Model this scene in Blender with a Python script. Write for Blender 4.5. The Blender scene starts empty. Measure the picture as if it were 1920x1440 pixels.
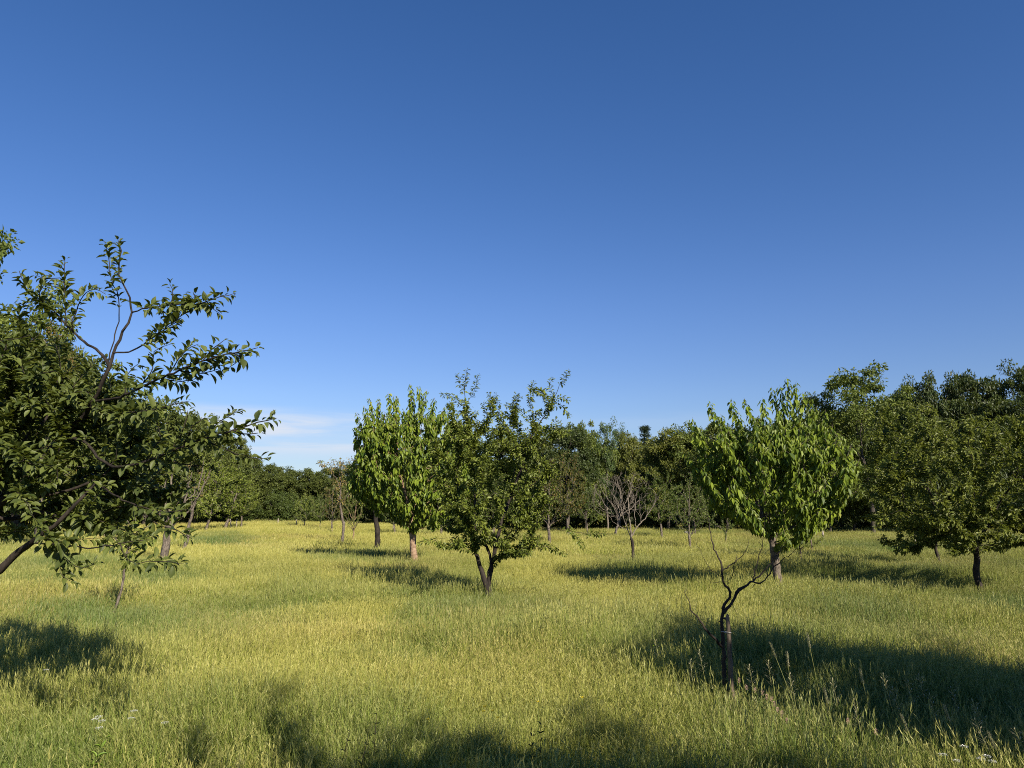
import bpy, math, random
import numpy as np
from mathutils import Vector

sc = bpy.context.scene
R = math.radians
rnd = random.Random(7)

# ------------------------------------------------------------------ camera, sky, sun, exposure
FPX = 1350.0            # focal length in photo pixels (1920 wide)
HZ = 955.0              # pixel row of the horizon
CAMZ = 1.85
PITCH = math.atan((HZ - 720.0) / FPX)
cam_d = bpy.data.cameras.new('camera')
cam_d.sensor_width = 36.0
cam_d.lens = 36.0 * FPX / 1920.0
cam_d.clip_start = 0.05
cam_d.clip_end = 6000.0
cam = bpy.data.objects.new('camera', cam_d)
sc.collection.objects.link(cam)
cam.location = (0, 0, CAMZ)
cam.rotation_euler = (math.pi / 2 + PITCH, 0, 0)
sc.camera = cam

SUN_EL = R(31.0)
SHADOW_AZ = R(32.5)     # shadows run away from the camera, this far left of straight ahead
sun_dir = Vector((math.sin(SHADOW_AZ) * math.cos(SUN_EL), -math.cos(SHADOW_AZ) * math.cos(SUN_EL), math.sin(SUN_EL)))
sun_d = bpy.data.lights.new('sun', 'SUN')
sun_d.energy = 5.0
sun_d.angle = R(0.55)
sun_d.color = (1.0, 0.90, 0.74)
sun = bpy.data.objects.new('sun', sun_d)
sc.collection.objects.link(sun)
sun.rotation_euler = (-sun_dir).to_track_quat('-Z', 'Y').to_euler()
sun.location = (0, 0, 30)

sc.view_settings.view_transform = 'Standard'
sc.view_settings.look = 'None'
sc.view_settings.exposure = 0.75
sc.view_settings.gamma = 1.0
sc.cycles.use_denoising = False
sc.cycles.filter_width = 1.0
sc.cycles.max_bounces = 8
sc.cycles.diffuse_bounces = 4
sc.cycles.glossy_bounces = 2
sc.cycles.transmission_bounces = 4

world = bpy.data.worlds.new('World')
sc.world = world
world.use_nodes = True


def build_world():
    nt = world.node_tree
    N, Lk = nt.nodes, nt.links
    N.clear()
    out = N.new('ShaderNodeOutputWorld')
    bg = N.new('ShaderNodeBackground')
    bg.inputs['Strength'].default_value = 0.068
    sky = N.new('ShaderNodeTexSky')
    sky.sky_type = 'NISHITA'
    sky.sun_disc = False
    sky.sun_elevation = SUN_EL
    sky.sun_rotation = math.atan2(sun_dir.x, sun_dir.y)
    sky.altitude = 150.0
    sky.air_density = 1.0
    sky.dust_density = 0.0
    sky.ozone_density = 3.2
    # thin cloud bank low over the horizon, fixed to the compass
    tc = N.new('ShaderNodeTexCoord')
    sep = N.new('ShaderNodeSeparateXYZ')
    Lk.new(tc.outputs['Generated'], sep.inputs[0])
    mp = N.new('ShaderNodeMapping')
    mp.inputs['Scale'].default_value = (3.0, 3.0, 34.0)
    mp.inputs['Location'].default_value = (2.1, 0.6, 1.9)
    Lk.new(tc.outputs['Generated'], mp.inputs[0])
    no = N.new('ShaderNodeTexNoise')
    no.inputs['Scale'].default_value = 1.6
    no.inputs['Detail'].default_value = 7.0
    no.inputs['Roughness'].default_value = 0.55
    no.inputs['Distortion'].default_value = 0.4
    Lk.new(mp.outputs[0], no.inputs[0])

    def mr(src, a, b, c, d, smooth=True):
        m = N.new('ShaderNodeMapRange')
        m.interpolation_type = 'SMOOTHSTEP' if smooth else 'LINEAR'
        for i, v in zip(('From Min', 'From Max', 'To Min', 'To Max'), (a, b, c, d)):
            m.inputs[i].default_value = v
        Lk.new(src, m.inputs['Value'])
        return m.outputs[0]

    def mul(a, b):
        m = N.new('ShaderNodeMath'); m.operation = 'MULTIPLY'
        Lk.new(a, m.inputs[0])
        if isinstance(b, (int, float)): m.inputs[1].default_value = b
        else: Lk.new(b, m.inputs[1])
        return m.outputs[0]
    dens = mr(no.outputs['Fac'], 0.36, 0.62, 0.20, 1.0)
    lowc = mr(sep.outputs['Z'], 0.118, 0.138, 1.0, 0.0)
    base = mr(sep.outputs['Z'], 0.062, 0.090, 0.15, 1.0)
    azl = mr(sep.outputs['X'], -0.15, -0.02, 1.0, 0.10)
    mask = mul(mul(mul(dens, lowc), base), azl)
    mask = mul(mask, 0.92)
    mix = N.new('ShaderNodeMix'); mix.data_type = 'RGBA'
    Lk.new(mask, mix.inputs['Factor'])
    hs = N.new('ShaderNodeHueSaturation')
    hs.inputs['Hue'].default_value = 0.5
    hs.inputs['Saturation'].default_value = 1.26
    hs.inputs['Value'].default_value = 1.0
    Lk.new(sky.outputs[0], hs.inputs['Color'])
    gr = N.new('ShaderNodeMix'); gr.data_type = 'RGBA'; gr.blend_type = 'MULTIPLY'
    gr.inputs['Factor'].default_value = 1.0
    gr.inputs['B'].default_value = (1.40, 1.02, 1.14, 1)
    Lk.new(hs.outputs[0], gr.inputs['A'])
    lo_ = N.new('ShaderNodeMix'); lo_.data_type = 'RGBA'; lo_.blend_type = 'MULTIPLY'
    lo_.inputs['B'].default_value = (0.73, 0.86, 0.84, 1)
    Lk.new(mr(sep.outputs['Z'], 0.04, 0.30, 1.0, 0.0), lo_.inputs['Factor'])
    Lk.new(gr.outputs['Result'], lo_.inputs['A'])
    l2 = N.new('ShaderNodeMix'); l2.data_type = 'RGBA'; l2.blend_type = 'MULTIPLY'
    l2.inputs['B'].default_value = (0.60, 0.72, 0.84, 1)
    Lk.new(mr(sep.outputs['Z'], 0.0, 0.16, 1.0, 0.0), l2.inputs['Factor'])
    Lk.new(lo_.outputs['Result'], l2.inputs['A'])
    Lk.new(l2.outputs['Result'], mix.inputs['A'])
    mix.inputs['B'].default_value = (6.4, 6.9, 7.8, 1)
    Lk.new(mix.outputs['Result'], bg.inputs['Color'])
    Lk.new(bg.outputs[0], out.inputs['Surface'])


build_world()

# ------------------------------------------------------------------ helpers
CP, SP = math.cos(PITCH), math.sin(PITCH)


def P(px, py, y):
    """World point seen at photo pixel (px,py) and y metres in front of the camera."""
    X = (px - 960.0) / FPX
    Y = -(py - 720.0) / FPX
    d = np.array([X, CP - Y * SP, SP + Y * CP])
    return np.array([0, 0, CAMZ]) + d * (y / d[1])


def terrain(x, y):
    x = np.asarray(x, float); y = np.asarray(y, float)
    z = 0.07 * np.sin(x * 0.31 + 1.3) * np.sin(y * 0.23 + 0.4) + 0.05 * np.sin(x * 0.11 - y * 0.17) \
        + 0.03 * np.sin(x * 0.9 + y * 0.7)
    r = np.hypot(x, y)
    z = z * np.clip((r - 1.0) / 5.0, 0, 1) * np.clip((200 - r) / 120, 0, 1)
    return z + 0.35 * np.clip((y - 25) / 40, 0, 1) * np.clip((-x) / 12, 0, 1)


def base_at(px, d):
    x = (px - 960.0) / FPX * d
    return np.array([x, d, float(terrain(x, d))])


def nrm(v):
    return v / np.maximum(np.linalg.norm(v, axis=-1, keepdims=True), 1e-9)


def mk_mesh(name, V, faces, mats, attrs=None, smooth=False, face_mat=None):
    """faces: list of (F,k) int arrays; attrs: {name: (domain, values)}."""
    me = bpy.data.meshes.new(name)
    V = np.asarray(V, np.float32)
    me.vertices.add(len(V))
    me.vertices.foreach_set('co', V.ravel())
    faces = [np.asarray(f, np.int32) for f in faces if len(f)]
    loops = np.concatenate([f.ravel() for f in faces])
    tot = np.concatenate([np.full(len(f), f.shape[1], np.int32) for f in faces])
    start = np.concatenate([[0], np.cumsum(tot)[:-1]]).astype(np.int32)
    me.loops.add(len(loops))
    me.loops.foreach_set('vertex_index', loops)
    me.polygons.add(len(tot))
    me.polygons.foreach_set('loop_start', start)
    me.polygons.foreach_set('use_smooth', np.full(len(tot), bool(smooth)))
    if face_mat is not None:
        me.polygons.foreach_set('material_index', np.asarray(face_mat, np.int32))
    for m in (mats if isinstance(mats, (list, tuple)) else [mats]):
        me.materials.append(m)
    for k, (dom, vals) in (attrs or {}).items():
        a = me.attributes.new(k, 'FLOAT', dom)
        a.data.foreach_set('value', np.asarray(vals, np.float32))
    me.update(calc_edges=True)
    return me


def link(name, data, parent=None, loc=None):
    o = bpy.data.objects.new(name, data)
    sc.collection.objects.link(o)
    if parent is not None: o.parent = parent
    if loc is not None: o.location = loc
    return o


def tag(o, label=None, cat=None, group=None, kind=None):
    if label: o['label'] = label
    if cat: o['category'] = cat
    if group: o['group'] = group
    if kind: o['kind'] = kind
    return o


def thing(name, label, cat, loc, group=None):
    o = link(name, None, loc=tuple(loc))
    o.empty_display_size = 0.2
    return tag(o, label, cat, group)


def copy_thing(o, loc, rz=0.0, scale=(1, 1, 1), label=None, group=None):
    c = o.copy(); sc.collection.objects.link(c)
    c.location = tuple(loc); c.rotation_euler = (0, 0, rz); c.scale = scale
    if label: c['label'] = label
    if group: c['group'] = group
    for ch in list(o.children):
        d = ch.copy(); sc.collection.objects.link(d); d.parent = c
        for g in list(ch.children):
            e = g.copy(); sc.collection.objects.link(e); e.parent = d
    return c


# ------------------------------------------------------------------ materials
def new_mat(name):
    m = bpy.data.materials.new(name); m.use_nodes = True
    m.node_tree.nodes.clear()
    return m, m.node_tree.nodes, m.node_tree.links


def rgb(c): return (c[0], c[1], c[2], 1.0)


def mixn(N, Lk, fac, a, b):
    m = N.new('ShaderNodeMix'); m.data_type = 'RGBA'
    if isinstance(fac, (int, float)): m.inputs['Factor'].default_value = fac
    else: Lk.new(fac, m.inputs['Factor'])
    for k, v in (('A', a), ('B', b)):
        if isinstance(v, tuple): m.inputs[k].default_value = rgb(v)
        else: Lk.new(v, m.inputs[k])
    return m.outputs['Result']


def attr(N, name, typ='GEOMETRY'):
    a = N.new('ShaderNodeAttribute'); a.attribute_name = name; a.attribute_type = typ
    return a.outputs['Fac']


def mrange(N, Lk, src, a, b, c=0.0, d=1.0):
    m = N.new('ShaderNodeMapRange'); m.interpolation_type = 'SMOOTHSTEP'
    for i, v in zip(('From Min', 'From Max', 'To Min', 'To Max'), (a, b, c, d)):
        m.inputs[i].default_value = v
    Lk.new(src, m.inputs['Value'])
    return m.outputs[0]


def leaf_mat(name, dark, light, odd=None, odd_at=0.93, rough=0.45, trans=0.25, spec=0.3):
    m, N, Lk = new_mat(name)
    out = N.new('ShaderNodeOutputMaterial')
    t = attr(N, 'tone')
    col = mixn(N, Lk, t, dark, light)
    if odd:
        col = mixn(N, Lk, mrange(N, Lk, t, odd_at, odd_at + 0.04), col, odd)
    pb = N.new('ShaderNodeBsdfPrincipled')
    pb.inputs['Roughness'].default_value = rough
    pb.inputs['Specular IOR Level'].default_value = spec
    Lk.new(col, pb.inputs['Base Color'])
    tr = N.new('ShaderNodeBsdfTranslucent')
    tc = mixn(N, Lk, 0.55, col, (0.30, 0.36, 0.03))
    Lk.new(tc, tr.inputs['Color'])
    ms = N.new('ShaderNodeMixShader'); ms.inputs[0].default_value = trans
    Lk.new(pb.outputs[0], ms.inputs[1]); Lk.new(tr.outputs[0], ms.inputs[2])
    Lk.new(ms.outputs[0], out.inputs['Surface'])
    return m


def bark_mat(name, a, b, scale=18.0, stretch=0.25, bump=0.5):
    m, N, Lk = new_mat(name)
    out = N.new('ShaderNodeOutputMaterial')
    tc = N.new('ShaderNodeTexCoord')
    mp = N.new('ShaderNodeMapping'); mp.inputs['Scale'].default_value = (1, 1, stretch)
    Lk.new(tc.outputs['Object'], mp.inputs[0])
    no = N.new('ShaderNodeTexNoise'); no.inputs['Scale'].default_value = scale
    no.inputs['Detail'].default_value = 6; no.inputs['Roughness'].default_value = 0.65
    Lk.new(mp.outputs[0], no.inputs[0])
    n2 = N.new('ShaderNodeTexNoise'); n2.inputs['Scale'].default_value = 5.0; n2.inputs['Detail'].default_value = 3
    Lk.new(tc.outputs['Object'], n2.inputs[0])
    f = mrange(N, Lk, no.outputs['Fac'], 0.35, 0.68)
    col = mixn(N, Lk, f, a, b)
    col = mixn(N, Lk, mrange(N, Lk, n2.outputs['Fac'], 0.56, 0.7, 0, 0.45), col, (b[0] * 1.15, b[1] * 1.2, b[2] * 1.15))
    pb = N.new('ShaderNodeBsdfPrincipled'); pb.inputs['Roughness'].default_value = 0.85
    pb.inputs['Specular IOR Level'].default_value = 0.25
    Lk.new(col, pb.inputs['Base Color'])
    bp = N.new('ShaderNodeBump'); bp.inputs['Strength'].default_value = bump; bp.inputs['Distance'].default_value = 0.02
    Lk.new(no.outputs['Fac'], bp.inputs['Height']); Lk.new(bp.outputs[0], pb.inputs['Normal'])
    Lk.new(pb.outputs[0], out.inputs['Surface'])
    return m


def plain_mat(name, c, rough=0.6, trans=0.0):
    m, N, Lk = new_mat(name)
    out = N.new('ShaderNodeOutputMaterial')
    tc = N.new('ShaderNodeTexCoord')
    no = N.new('ShaderNodeTexNoise'); no.inputs['Scale'].default_value = 30; no.inputs['Detail'].default_value = 4
    Lk.new(tc.outputs['Object'], no.inputs[0])
    col = mixn(N, Lk, mrange(N, Lk, no.outputs['Fac'], 0.3, 0.7), tuple(v * 0.72 for v in c), tuple(min(1, v * 1.15) for v in c))
    pb = N.new('ShaderNodeBsdfPrincipled'); pb.inputs['Roughness'].default_value = rough
    Lk.new(col, pb.inputs['Base Color'])
    if trans:
        tr = N.new('ShaderNodeBsdfTranslucent'); Lk.new(col, tr.inputs['Color'])
        ms = N.new('ShaderNodeMixShader'); ms.inputs[0].default_value = trans
        Lk.new(pb.outputs[0], ms.inputs[1]); Lk.new(tr.outputs[0], ms.inputs[2])
        Lk.new(ms.outputs[0], out.inputs['Surface'])
    else:
        Lk.new(pb.outputs[0], out.inputs['Surface'])
    return m


M = {}
M['sour'] = leaf_mat('sour_cherry_leaf', (0.040, 0.058, 0.014), (0.115, 0.140, 0.030), odd=(0.17, 0.17, 0.03), odd_at=0.985, rough=0.5, trans=0.22, spec=0.3)
M['sour_mid'] = leaf_mat('sour_cherry_leaf_mid', (0.056, 0.082, 0.012), (0.195, 0.232, 0.036), odd=(0.17, 0.16, 0.04), odd_at=0.97, rough=0.5, trans=0.25, spec=0.3)
M['sour_olive'] = leaf_mat('sour_cherry_leaf_olive', (0.052, 0.072, 0.013), (0.190, 0.216, 0.036), odd=(0.21, 0.19, 0.05), odd_at=0.97, rough=0.5, trans=0.25, spec=0.3)
M['sweet'] = leaf_mat('sweet_cherry_leaf', (0.048, 0.088, 0.010), (0.220, 0.285, 0.028), odd=(0.24, 0.26, 0.04), odd_at=0.95, rough=0.5, trans=0.28, spec=0.3)
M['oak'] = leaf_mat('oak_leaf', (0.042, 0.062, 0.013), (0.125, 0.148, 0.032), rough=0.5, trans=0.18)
M['robinia'] = leaf_mat('robinia_leaf', (0.056, 0.088, 0.016), (0.165, 0.198, 0.038), rough=0.5, trans=0.22)
M['birch'] = leaf_mat('birch_leaf', (0.050, 0.090, 0.030), (0.105, 0.150, 0.050), rough=0.42, trans=0.22)
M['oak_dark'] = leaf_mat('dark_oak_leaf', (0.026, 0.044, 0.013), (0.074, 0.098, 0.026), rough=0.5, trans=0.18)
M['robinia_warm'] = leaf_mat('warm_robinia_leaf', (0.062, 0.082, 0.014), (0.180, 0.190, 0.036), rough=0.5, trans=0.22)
M['needle'] = leaf_mat('conifer_needle', (0.012, 0.026, 0.012), (0.030, 0.050, 0.022), rough=0.6, trans=0.08)
M['light'] = leaf_mat('light_orchard_leaf', (0.110, 0.155, 0.022), (0.240, 0.280, 0.050), rough=0.45, trans=0.3)
M['orch'] = leaf_mat('orchard_leaf', (0.056, 0.092, 0.018), (0.155, 0.195, 0.042), odd=(0.20, 0.16, 0.05), odd_at=0.95, rough=0.45, trans=0.25)
M['brown'] = leaf_mat('browning_orchard_leaf', (0.062, 0.076, 0.016), (0.155, 0.160, 0.034), odd=(0.21, 0.135, 0.045), odd_at=0.78, rough=0.5, trans=0.25)
M['dry'] = leaf_mat('dry_leaf', (0.16, 0.12, 0.035), (0.30, 0.22, 0.07), odd=(0.12, 0.16, 0.035), odd_at=0.75, rough=0.6, trans=0.25)
M['bush'] = leaf_mat('bush_leaf', (0.036, 0.060, 0.014), (0.095, 0.125, 0.026), rough=0.5, trans=0.2)
M['bark'] = bark_mat('cherry_bark', (0.030, 0.022, 0.017), (0.115, 0.088, 0.068))
M['bark_dark'] = bark_mat('dark_bark', (0.013, 0.010, 0.008), (0.046, 0.036, 0.028))
M['bark_tan'] = bark_mat('tan_cherry_bark', (0.17, 0.105, 0.065), (0.36, 0.25, 0.17), scale=9, stretch=2.2, bump=0.25)
M['bark_grey'] = bark_mat('grey_bark', (0.060, 0.048, 0.038), (0.20, 0.165, 0.13), scale=24, stretch=.5, bump=.9)
M['bark_dead'] = bark_mat('bleached_bark', (0.105, 0.088, 0.070), (0.26, 0.22, 0.175), scale=24, stretch=.5, bump=.8)
M['bark_wood'] = bark_mat('forest_bark', (0.03, 0.025, 0.02), (0.10, 0.085, 0.065))
M['stake'] = bark_mat('weathered_stake_wood', (0.075, 0.058, 0.042), (0.20, 0.155, 0.11), scale=26, stretch=0.08)
M['post'] = bark_mat('pale_post_wood', (0.24, 0.20, 0.16), (0.46, 0.40, 0.33), scale=26, stretch=0.1)


# ------------------------------------------------------------------ leaf templates: verts (x along, y across, z normal), faces
def tmpl(stations, widths, fold=0.25, curl=0.2):
    V, Ft, Fq = [], [], []
    rows = []
    for s, w in zip(stations, widths):
        z = -curl * s * s
        if w <= 0:
            rows.append([len(V)]); V.append((s, 0, z))
        else:
            rows.append([len(V), len(V) + 1, len(V) + 2])
            V += [(s, -w, z + fold * w), (s, 0, z), (s, w, z + fold * w)]
    for a, b in zip(rows[:-1], rows[1:]):
        if len(a) == 1 and len(b) == 3:
            Ft += [(a[0], b[1], b[0]), (a[0], b[2], b[1])]
        elif len(a) == 3 and len(b) == 3:
            Fq += [(a[0], a[1], b[1], b[0]), (a[1], a[2], b[2], b[1])]
        elif len(a) == 3 and len(b) == 1:
            Ft += [(a[0], a[1], b[0]), (a[1], a[2], b[0])]
    return np.array(V, float), np.array(Ft, int).reshape(-1, 3), np.array(Fq, int).reshape(-1, 4)


T_HI = tmpl([0, .18, .42, .66, .86, 1], [0, .30, .5, .46, .22, 0], 0.35, 0.22)
T_MID = tmpl([0, .3, .68, 1], [0, .46, .42, 0], 0.35, 0.25)
T_DROOP = tmpl([0, .25, .6, 1], [0, .42, .48, 0], 0.30, 0.18)
T_LOW = (np.array([(0, 0, 0), (.45, -.5, .12), (1, 0, -.08), (.45, .5, .12)], float), np.array([(0, 2, 1), (0, 3, 2)]), np.zeros((0, 4), int))


def leaves(name, Pb, D, Nn, L, W, tm, mat, rng, tone=None, smooth=False):
    n = len(Pb)
    X = nrm(D)
    Z = Nn - (Nn * X).sum(1, keepdims=True) * X
    Z = nrm(Z + 1e-6)
    Y = np.cross(Z, X)
    tv, ft, fq = tm
    m = len(tv)
    L = L[:, None, None]; W = W[:, None, None]
    V = Pb[:, None, :] + L * tv[None, :, 0:1] * X[:, None, :] + W * tv[None, :, 1:2] * Y[:, None, :] + L * tv[None, :, 2:3] * Z[:, None, :]
    off = (np.arange(n) * m)[:, None, None]
    F, tn = [], []
    if tone is None: tone = rng.random(n)
    if len(ft): F.append((ft[None] + off).reshape(-1, 3)); tn.append(np.repeat(tone, len(ft)))
    if len(fq): F.append((fq[None] + off).reshape(-1, 4)); tn.append(np.repeat(tone, len(fq)))
    return mk_mesh(name, V.reshape(-1, 3), F, mat, {'tone': ('FACE', np.concatenate(tn))}, smooth=smooth)


# ------------------------------------------------------------------ branching skeleton
class Skel:
    def __init__(self, cap=60000):
        self.P = np.zeros((cap, 3)); self.par = np.full(cap, -1, int); self.T = np.zeros((cap, 3))
        self.pl = np.zeros(cap); self.n = 0; self.tips = []; self.rmin = np.zeros(cap)

    def add(self, p, parent, rmin=0.0):
        i = self.n; self.n += 1
        self.P[i] = p; self.par[i] = parent; self.rmin[i] = rmin
        if parent >= 0:
            v = self.P[i] - self.P[parent]; l = np.linalg.norm(v)
            self.T[i] = v / max(l, 1e-9); self.pl[i] = self.pl[parent] + l
        else:
            self.T[i] = (0, 0, 1)
        return i

    def path(self, pts, parent=-1, seg=0.15, rng=None, jit=0.0, tip=False, rmin=None):
        """Smooth polyline through pts; returns the list of node indices."""
        pts = [np.asarray(p, float) for p in pts]
        if parent >= 0: pts = [self.P[parent].copy()] + pts
        A = np.array(pts)
        idx = [] if parent >= 0 else [self.add(A[0], -1, (rmin or [0])[0])]
        last = parent if parent >= 0 else idx[0]
        n = len(A)
        for k in range(n - 1):
            p0 = A[max(k - 1, 0)]; p1 = A[k]; p2 = A[k + 1]; p3 = A[min(k + 2, n - 1)]
            m = max(1, int(math.ceil(np.linalg.norm(p2 - p1) / seg)))
            da, db, dc = [max(1e-4, float(np.linalg.norm(v))) for v in (p1 - p0, p2 - p1, p3 - p2)]
            m1 = (p2 - p1) if k == 0 else ((p1 - p0) / da * db * db + (p2 - p1) * da) / (da + db)
            m2 = (p2 - p1) if k == n - 2 else ((p2 - p1) * dc + (p3 - p2) / dc * db * db) / (db + dc)
            for j in range(1, m + 1):
                t = j / m
                q = (2 * t ** 3 - 3 * t * t + 1) * p1 + (t ** 3 - 2 * t * t + t) * m1 + (3 * t * t - 2 * t ** 3) * p2 + (t ** 3 - t * t) * m2
                if rng is not None and jit and not (k == n - 2 and j == m):
                    q = q + rng.normal(0, jit, 3)
                rm = 0.0
                if rmin is not None: rm = float(np.interp((k + t) / (n - 1), np.linspace(0, 1, len(rmin)), rmin))
                last = self.add(q, last, rm); idx.append(last)
        if tip: self.tips.append(last)
        return idx

    def grow(self, tips, rng, lo=0, bf=0.25, seg=0.14, curl=0.35, jit=0.02, ang=0.5, limbs=0, up=0.0, endup=0.0, nodown=0.0, apart=0.0):
        tips = np.asarray(tips, float)
        root = self.P[self.n - 1] if lo == 0 else self.P[lo]
        d = np.linalg.norm(tips - root, axis=1)
        order = list(np.argsort(d))
        if limbs:
            far = [i for i in order if d[i] > np.percentile(d, 55)]
            rng.shuffle(far)
            pick = far[:limbs]
            s = set(pick)
            order = pick + [i for i in order if i not in s]
        for i in order:
            t = tips[i]
            v = t - self.P[lo:self.n]
            dist = np.linalg.norm(v, axis=1) + 1e-6
            cosang = (v * self.T[lo:self.n]).sum(1) / dist
            cost = dist * (1 + ang * (1 - cosang)) + bf * (self.pl[lo:self.n] - self.pl[lo])
            if nodown: cost = cost + nodown * np.maximum(0, self.P[lo:self.n, 2] - t[2] + 0.12)
            if apart: cost = cost + 4.0 * np.maximum(0, apart - dist) * (self.pl[lo:self.n] - self.pl[lo] > .25)
            b = lo + int(np.argmin(cost))
            L = np.linalg.norm(t - self.P[b])
            c = self.P[b] + self.T[b] * L * curl + np.array([0, 0, up * L])
            if endup: c = 0.4 * c + 0.6 * (t - np.array([0, 0, endup * L]))
            m = max(1, int(math.ceil(L / seg)))
            last = b
            for j in range(1, m + 1):
                s = j / m
                q = (1 - s) ** 2 * self.P[b] + 2 * s * (1 - s) * c + s * s * t
                if j < m: q = q + rng.normal(0, jit, 3) * min(1, L)
                last = self.add(q, last)
            self.tips.append(last)

    def radii(self, R0, r0):
        n = self.n
        kids = np.zeros(n, int)
        for i in range(1, n):
            if self.par[i] >= 0: kids[self.par[i]] += 1
        nt = max(2, int((kids == 0).sum()))
        e = max(1.6, math.log(nt) / math.log(R0 / r0)) if R0 > r0 else 2.5
        acc = np.zeros(n)
        for i in range(n - 1, -1, -1):
            if kids[i] == 0: acc[i] = max(acc[i], r0 ** e)
            if self.par[i] >= 0: acc[self.par[i]] += acc[i]
        r = acc ** (1 / e)
        r *= 1.0
        self.r = np.maximum(r, self.rmin[:n])
        big = np.full(n, -1, int)
        al = np.zeros(n)            # thickness weighted by how straight the shoot carries on
        for i in range(1, n):
            p = self.par[i]
            if p < 0: continue
            al[i] = self.r[i] * (.25 + .75 * max(0.0, float(self.T[i] @ self.T[p])))
            if big[p] < 0 or al[i] > al[big[p]]: big[p] = i
        self.lead = big
        for i in range(n):          # no sudden steps along the leading shoot
            if big[i] >= 0: self.r[big[i]] = max(self.r[big[i]], self.r[i] * .90)
        return self.r

    def mesh(self, name, mat, origin, flare=0.25, only=None):
        n = self.n
        P_ = self.P[:n] - np.asarray(origin)[None]
        kids = [[] for _ in range(n)]
        roots = []
        for i in range(n):
            if self.par[i] >= 0: kids[self.par[i]].append(i)
            else: roots.append(i)
        V, F4, F3 = [], [], []
        cnt = 0
        stack = [(r, None) for r in roots]
        while stack:
            s, pre = stack.pop()
            ch = [pre] if pre is not None else []
            i = s
            while True:
                ch.append(i)
                if not kids[i]: break
                ld = getattr(self, 'lead', None)
                ks = sorted(kids[i], key=lambda k: (0 if ld is not None and i < len(ld) and ld[i] == k else 1, -self.r[k]))
                for k in ks[1:]: stack.append((k, i))
                i = ks[0]
            if len(ch) < 2: continue
            pts = P_[ch]
            rad = self.r[ch].copy()
            if pre is not None: rad[0] = min(rad[0], rad[1] * 1.15)
            else:
                h = np.linalg.norm(pts - pts[0], axis=1)
                rad = rad * (1 + flare * np.exp(-h / 0.18))
            rad = rad * (1 + .10 * np.sin(np.arange(len(rad)) * 1.9 + s) * np.sin(np.arange(len(rad)) * .63 + 2 * s))
            rad[-1] *= 0.6
            ks = 9 if rad.max() > 0.045 else (5 if rad.max() > 0.010 else 3)
            T = np.gradient(pts, axis=0); T = nrm(T)
            a = np.array([1.0, 0, 0]) if abs(T[0][0]) < 0.8 else np.array([0, 1.0, 0])
            th = np.arange(ks) * 2 * math.pi / ks
            cs, sn = np.cos(th)[:, None], np.sin(th)[:, None]
            rings = []
            for q in range(len(pts)):
                a = a - (a @ T[q]) * T[q]; a = a / max(np.linalg.norm(a), 1e-9)
                b = np.cross(T[q], a)
                wob = 1.0 + (0.09 * np.sin(3 * th + q * 1.3) if rad[q] > 0.03 else 0 * th)
                rings.append(pts[q] + rad[q] * wob[:, None] * (cs * a + sn * b))
            V.append(np.concatenate(rings))
            m = len(pts)
            g = np.arange(m * ks).reshape(m, ks) + cnt
            nx = np.roll(g, -1, axis=1)
            F4.append(np.stack([g[:-1], nx[:-1], nx[1:], g[1:]], -1).reshape(-1, 4))
            tip = cnt + m * ks
            V.append((pts[-1] + T[-1] * rad[-1])[None])
            F3.append(np.stack([g[-1], nx[-1], np.full(ks, tip)], -1))
            cnt = tip + 1
        return mk_mesh(name, np.concatenate(V), [np.concatenate(F3), np.concatenate(F4)], mat, smooth=True)

    def shoots(self, length, spacing, rng, rmax=0.02, keep=1.0):
        """Positions and tangents of leaves along the last stretch of every tip."""
        Q, T, K, S = [], [], [], []
        for tpi in self.tips:
            if keep < 1 and rng.random() > keep: continue
            i = tpi; acc = 0.0; nxt = rng.random() * spacing * 0.4
            lim = length * (0.7 + 0.6 * rng.random())
            k = rng.integers(0, 50)
            while self.par[i] >= 0 and acc < lim and self.r[i] < rmax:
                p = self.P[i]; q = self.P[self.par[i]]
                l = np.linalg.norm(p - q)
                while nxt < acc + l and nxt < lim:
                    f = (nxt - acc) / max(l, 1e-9)
                    Q.append(p + (q - p) * f); T.append(self.T[i]); K.append(k); S.append(nxt / lim); k += 1
                    nxt += spacing * (0.75 + 0.5 * rng.random())
                acc += l; i = self.par[i]
        return np.array(Q), np.array(T), np.array(K), np.array(S)


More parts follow.
